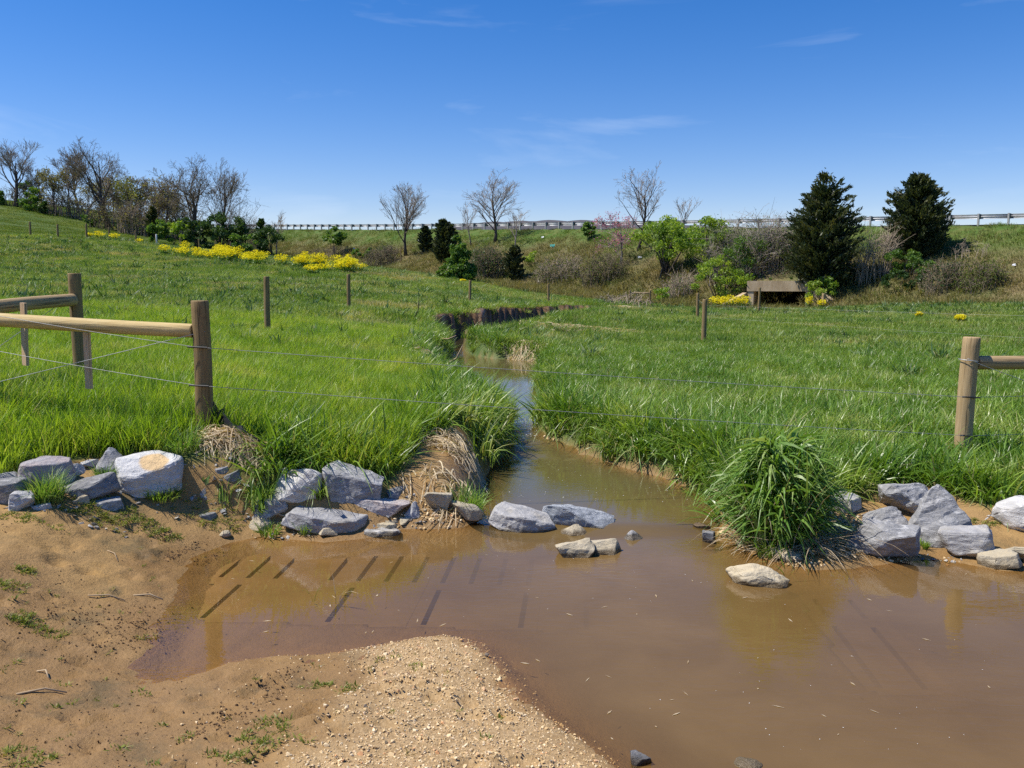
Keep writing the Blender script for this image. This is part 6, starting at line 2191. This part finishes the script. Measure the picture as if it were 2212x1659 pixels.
SEED = [tuft_mesh("seed", 24, .15, .36, .010, .22, .7, .7, 3, 840 + i, M_SEED) for i in range(4)]
x, y, rg = sample(-40, 32, 9, 84, 22000, 87)
w_ = fbm(x * .3, y * .3, 95, 4, .65)
keep = in_view(x, y, .66) & (sd_of(x, y) > .3) & (toe_mask(x, y) < .3) & (bare_sd(x, y) > .2) & (rg.random(len(x)) < (.03 + .7 * sstep(.53, .72, w_)) * np.interp(y, [9, 20, 80], [.5, .6, .6])) & clear_of_culvert(x, y)
x, y = x[keep], y[keep]
scatter("pale_stems", "pale dry stems showing through the meadow grass", np.stack([x, y, terrain(x, y) - .02], -1), rg.random(len(x)) * 6.28, (.5 + .7 * rg.random(len(x))) * np.interp(y, [9, 80], [.7, 1.3]), rg.random(len(x)), SEED, tilt=.3, seed=88)

# ================================================================ yellow mustard
def mustard_geo(P, w, h, rg, n=240):
    cy_ = rg.normal(0, 1, (n, 3)); cy_ /= np.linalg.norm(cy_, axis=1)[:, None]
    cy_ *= (rg.random(n) ** .4)[:, None]
    top = np.array([P[0], P[1], P[2] + h * .70]) + cy_ * np.array([w * .5, w * .42, h * .30])
    v1, f1 = leaf_cloud(n, rg, .06, lambda k: top, 1.0)
    n2 = n // 2
    low = np.array([P[0], P[1], P[2] + h * .28]) + rg.normal(0, 1, (n2, 3)) * np.array([w * .2, w * .2, h * .14])
    v2, f2 = leaf_cloud(n2, rg, .085, lambda k: low, .2)
    return v1, f1, v2, f2


def mustard(label, px, py, w, h, seed, Y=None, n=240):
    P = hit(px, py) if Y is None else np.array([at(px, py, Y)[0], Y, tz(at(px, py, Y)[0], Y, False)])
    rg = np.random.default_rng(seed)
    root = empty("mustard_plant", tuple(P), label, "flowers", "clumps of yellow mustard")
    n = max(n, 150)
    v1, f1, v2, f2 = mustard_geo(P, w, h, rg, n)
    me = mesh_np("bloom", v1, f1); fattr(me, "tint", np.repeat(rg.random(len(f1)), 4)); link_mesh("bloom", me, L_YEL, root)
    me = mesh_np("leaves", v2, f2); fattr(me, "tint", np.repeat(rg.random(len(f2)), 4)); link_mesh("leaves", me, L_MID, root)


V1, F1, V2, F2 = [], [], [], []
rg = np.random.default_rng(131)
c1 = c2 = 0
strip = []
for i in range(52):
    px = rg.uniform(335, 585) if i < 32 else rg.uniform(655, 760)
    yb = np.interp(px, [335, 420, 500, 585, 660, 700, 760], [547, 556, 566, 575, 580, 586, 590]) + rg.normal(0, 3.5)
    strip.append((px, yb))
for px, yb in strip:
    P = hit(px, yb)
    a_, b_, c_, d_ = mustard_geo(P, rg.uniform(.6, 1.4), rg.uniform(.6, 1.3), rg, 200)
    V1.append(a_); F1.append(b_ + c1); c1 += len(a_); V2.append(c_); F2.append(d_ + c2); c2 += len(c_)
root = empty("mustard_band", tuple(hit(560, 570)), "long dense band of yellow mustard flowers along the meadow crest", "flowers")
root["kind"] = "stuff"
v, f = np.concatenate(V1), np.concatenate(F1); me = mesh_np("bloom", v, f); fattr(me, "tint", np.repeat(rg.random(len(f)), 4)); o = link_mesh("bloom", me, L_YEL, root); o["kind"] = "stuff"
v, f = np.concatenate(V2), np.concatenate(F2); me = mesh_np("leaves", v, f); fattr(me, "tint", np.repeat(rg.random(len(f)), 4)); o = link_mesh("leaves", me, L_MID, root); o["kind"] = "stuff"
mustard("round yellow mustard clump in the gap of the long flower band", 609, 578, 1.1, .95, 132)
mustard("small yellow mustard clump next to the gap of the long flower band", 645, 582, 1.0, .9, 133)
mustard("low yellow mustard clump hanging down in front of the flower band", 672, 596, .9, .7, 134)
mustard("last yellow mustard clump at the tapering end of the flower band", 778, 590, 1.0, .7, 135, None, 160)
mustard("faint yellow mustard clump by the third hillside fence post", 194, 520, .55, .6, 136, 76, 90)
mustard("yellow mustard clump between third and fourth hillside fence posts", 214, 522, 1.2, .8, 137, 76.5, 200)
mustard("yellow mustard clump just past the fourth hillside fence post", 248, 526, 1.0, .8, 138, 78, 170)
mustard("small yellow mustard clump by the fifth hillside fence post", 301, 531, .7, .6, 139, 81, 120)
mustard("yellow mustard clump at the open end of the culvert wing wall", 1550, 678, 1.2, .9, 140, 53, 300)
mustard("yellow mustard clump in the middle of the patch before the culvert", 1575, 678, 1.3, .95, 141, 53, 320)
mustard("yellow mustard clump nearest the dark culvert mouth", 1603, 678, 1.1, .95, 142, 53, 280)
mustard("tall thin yellow mustard by the lit culvert pier", 1748, 670, .5, .9, 143, 55, 160)
mustard("yellow mustard beside the tan post near the culvert", 1774, 670, .6, .7, 144, 55, 110)
mustard("single yellow mustard plant alone in the meadow beyond the wire", 2074, 700, .5, .4, 145, None, 60)
mustard("pale yellow mustard plant in the meadow beside the single bright one", 1985, 690, .35, .35, 146, None, 60)
mustard("scattered yellow weed near the white marker pipe", 1000, 612, .5, .3, 147, None, 80)

# ================================================================ litter, sticks
def scrap(name, label, px, py, size, col, seed):
    size *= .6
    P = hit(px, py)
    rg = np.random.default_rng(seed)
    V, Fc = [], []
    k = 5
    for i in range(k):
        for j in range(k):
            V.append((P[0] + (i / 4 - .5) * size + rg.normal(0, size * .05), P[1] + (j / 4 - .5) * size * .5, P[2] + .12 + .5 * size * (j / 4) + rg.normal(0, size * .09)))
    for i in range(k - 1):
        for j in range(k - 1):
            q = i * k + j
            Fc.append((q, q + k, q + k + 1, q + 1))
    me = bpy.data.meshes.new(name); me.from_pydata(V, [], Fc); me.update()
    key = "plastic_%s" % label.split()[0]
    o = link_mesh(name, me, MATS.get(key) or plain_mat(key, col, tuple(min(1, q * 1.15) for q in col), 3, .5))
    so = o.modifiers.new("thickness", 'SOLIDIFY'); so.thickness = .01
    tag(o, label, "litter", "litter on the road bank")


scrap("plastic_scrap", "teal plastic scrap on the pale scree below the guard rail", 1193, 536, .75, (.05, .40, .34), 1)
scrap("plastic_scrap", "white plastic scrap above the teal one on the scree", 1172, 516, .45, (.75, .75, .75), 2)
scrap("plastic_bag", "white bag caught at the toe of the bank beside the end meadow post", 1165, 612, .40, (.75, .77, .78), 3)
scrap("plastic_bag", "white bag in the brush below the redbud", 1335, 592, .35, (.75, .77, .78), 4)
scrap("plastic_scrap", "grey plastic sheet in the brush beside the lime-green shrub", 1382, 560, .5, (.45, .46, .47), 5)
scrap("plastic_scrap", "white litter speck on the slope above the flower band", 765, 540, .4, (.75, .75, .73), 6)
scrap("plastic_scrap", "white litter speck on the slope past the second cedar", 2190, 578, .35, (.75, .75, .73), 7)
scrap("plastic_scrap", "pale litter speck in the bank weeds above the oval bare tree", 905, 522, .35, (.75, .75, .73), 8)

M_DEADW = plain_mat("dead_stick", (.36, .26, .16), (.46, .35, .22), 8, .9)
for a_, b_, r_, lab in (((35, 1502), (145, 1500), .006, "curved pale stick lying on the wet mud"), ((555, 1106), (618, 1128), .011, "tan reed stalk lying against the grey block"), ((288, 1288), (352, 1298), .006, "short pale stick beside the churned mud"),
                        ((190, 1288), (270, 1300), .005, "thin dark-ended stick next to the short pale one"), ((80, 1452), (105, 1468), .005, "small straw on the wet mud above the curved stick"), ((232, 1190), (255, 1215), .004, "thin straw lying on the dry mud")):
    A_, B_ = hit(*a_), hit(*b_)
    M_ = (A_ + B_) / 2 + np.array([0, .03, .012])
    mb = MB(); mb.tube([A_ + np.array([0, 0, r_]), M_ + np.array([0, 0, r_]), B_ + np.array([0, 0, r_ + (.04 if r_ > .01 else .004)])], [r_, r_ * .9, r_ * .6], 6)
    tag(mb.build("stick", M_DEADW, None, True), lab, "stick", "loose sticks on the mud")
# branches stuck in the eroded bank upstream
for i, (a_, b_, lab) in enumerate((((958, 790), (1000, 745), "bent pale branch hooking out of the eroded bank"), ((940, 730), (985, 725), "pale root poking from the dark cut bank"), ((893, 690), (905, 642), "thin dark twig standing on top of the cut bank"))):
    A_ = hit(*a_); B_ = at(b_[0], b_[1], A_[1] - .3)
    mb = MB(); mb.tube([A_, (A_ + B_) / 2 + np.array([.06, 0, -.05]), B_], [.018, .014, .008], 6)
    tag(mb.build("branch", M_DEADW if i < 2 else M_BARK, None, True), lab, "branch", "branches at the eroded bank")
# reeds standing in the pool
for i, (px, py, h, lab) in enumerate(((678, 1300, .09, "short pale reed tip standing in the pool"), (729, 1305, .12, "dark forked reed tip standing in the pool"), (1700, 1258, .16, "bent green blade floating behind the lone pale rock"))):
    p = at_z(px, py, -.07)
    o = plain_blades("reed", 3, h + .05, h + .10, .008, .012, .5 if i < 2 else 1.3, .5, 4, 390 + i, G_CLUMP if i != 1 else G_STRAW, tuple(p))
    tag(o, lab, "reed", "reeds in the pool")
# floating leaves and bits of straw on the pool
rg = np.random.default_rng(402)
vv, ff, c0 = [], [], 0
for i in range(70):
    p = at_z(rg.uniform(450, 2150), rg.uniform(1190, 1600), 0)
    if sd_of(np.array([p[0]]), np.array([p[1]]))[0] > -.08: continue
    a_, l_, w_ = rg.random() * 3.14, rg.uniform(.008, .035), rg.uniform(.002, .006)
    d_, n_ = np.array([math.cos(a_), math.sin(a_), 0]), np.array([-math.sin(a_), math.cos(a_), 0])
    q = p + np.array([0, 0, .003])
    vv += [q - d_ * l_, q + n_ * w_, q + d_ * l_, q - n_ * w_]; ff.append((c0, c0 + 1, c0 + 2, c0 + 3)); c0 += 4
me = mesh_np("floating_bits", np.array(vv), np.array(ff)); fattr(me, "tint", np.repeat(rg.random(len(ff)), 4))
tag(link_mesh("floating_bits", me, G_STRAW), "bits of straw and leaf floating on the brown pool", None, None, "stuff")
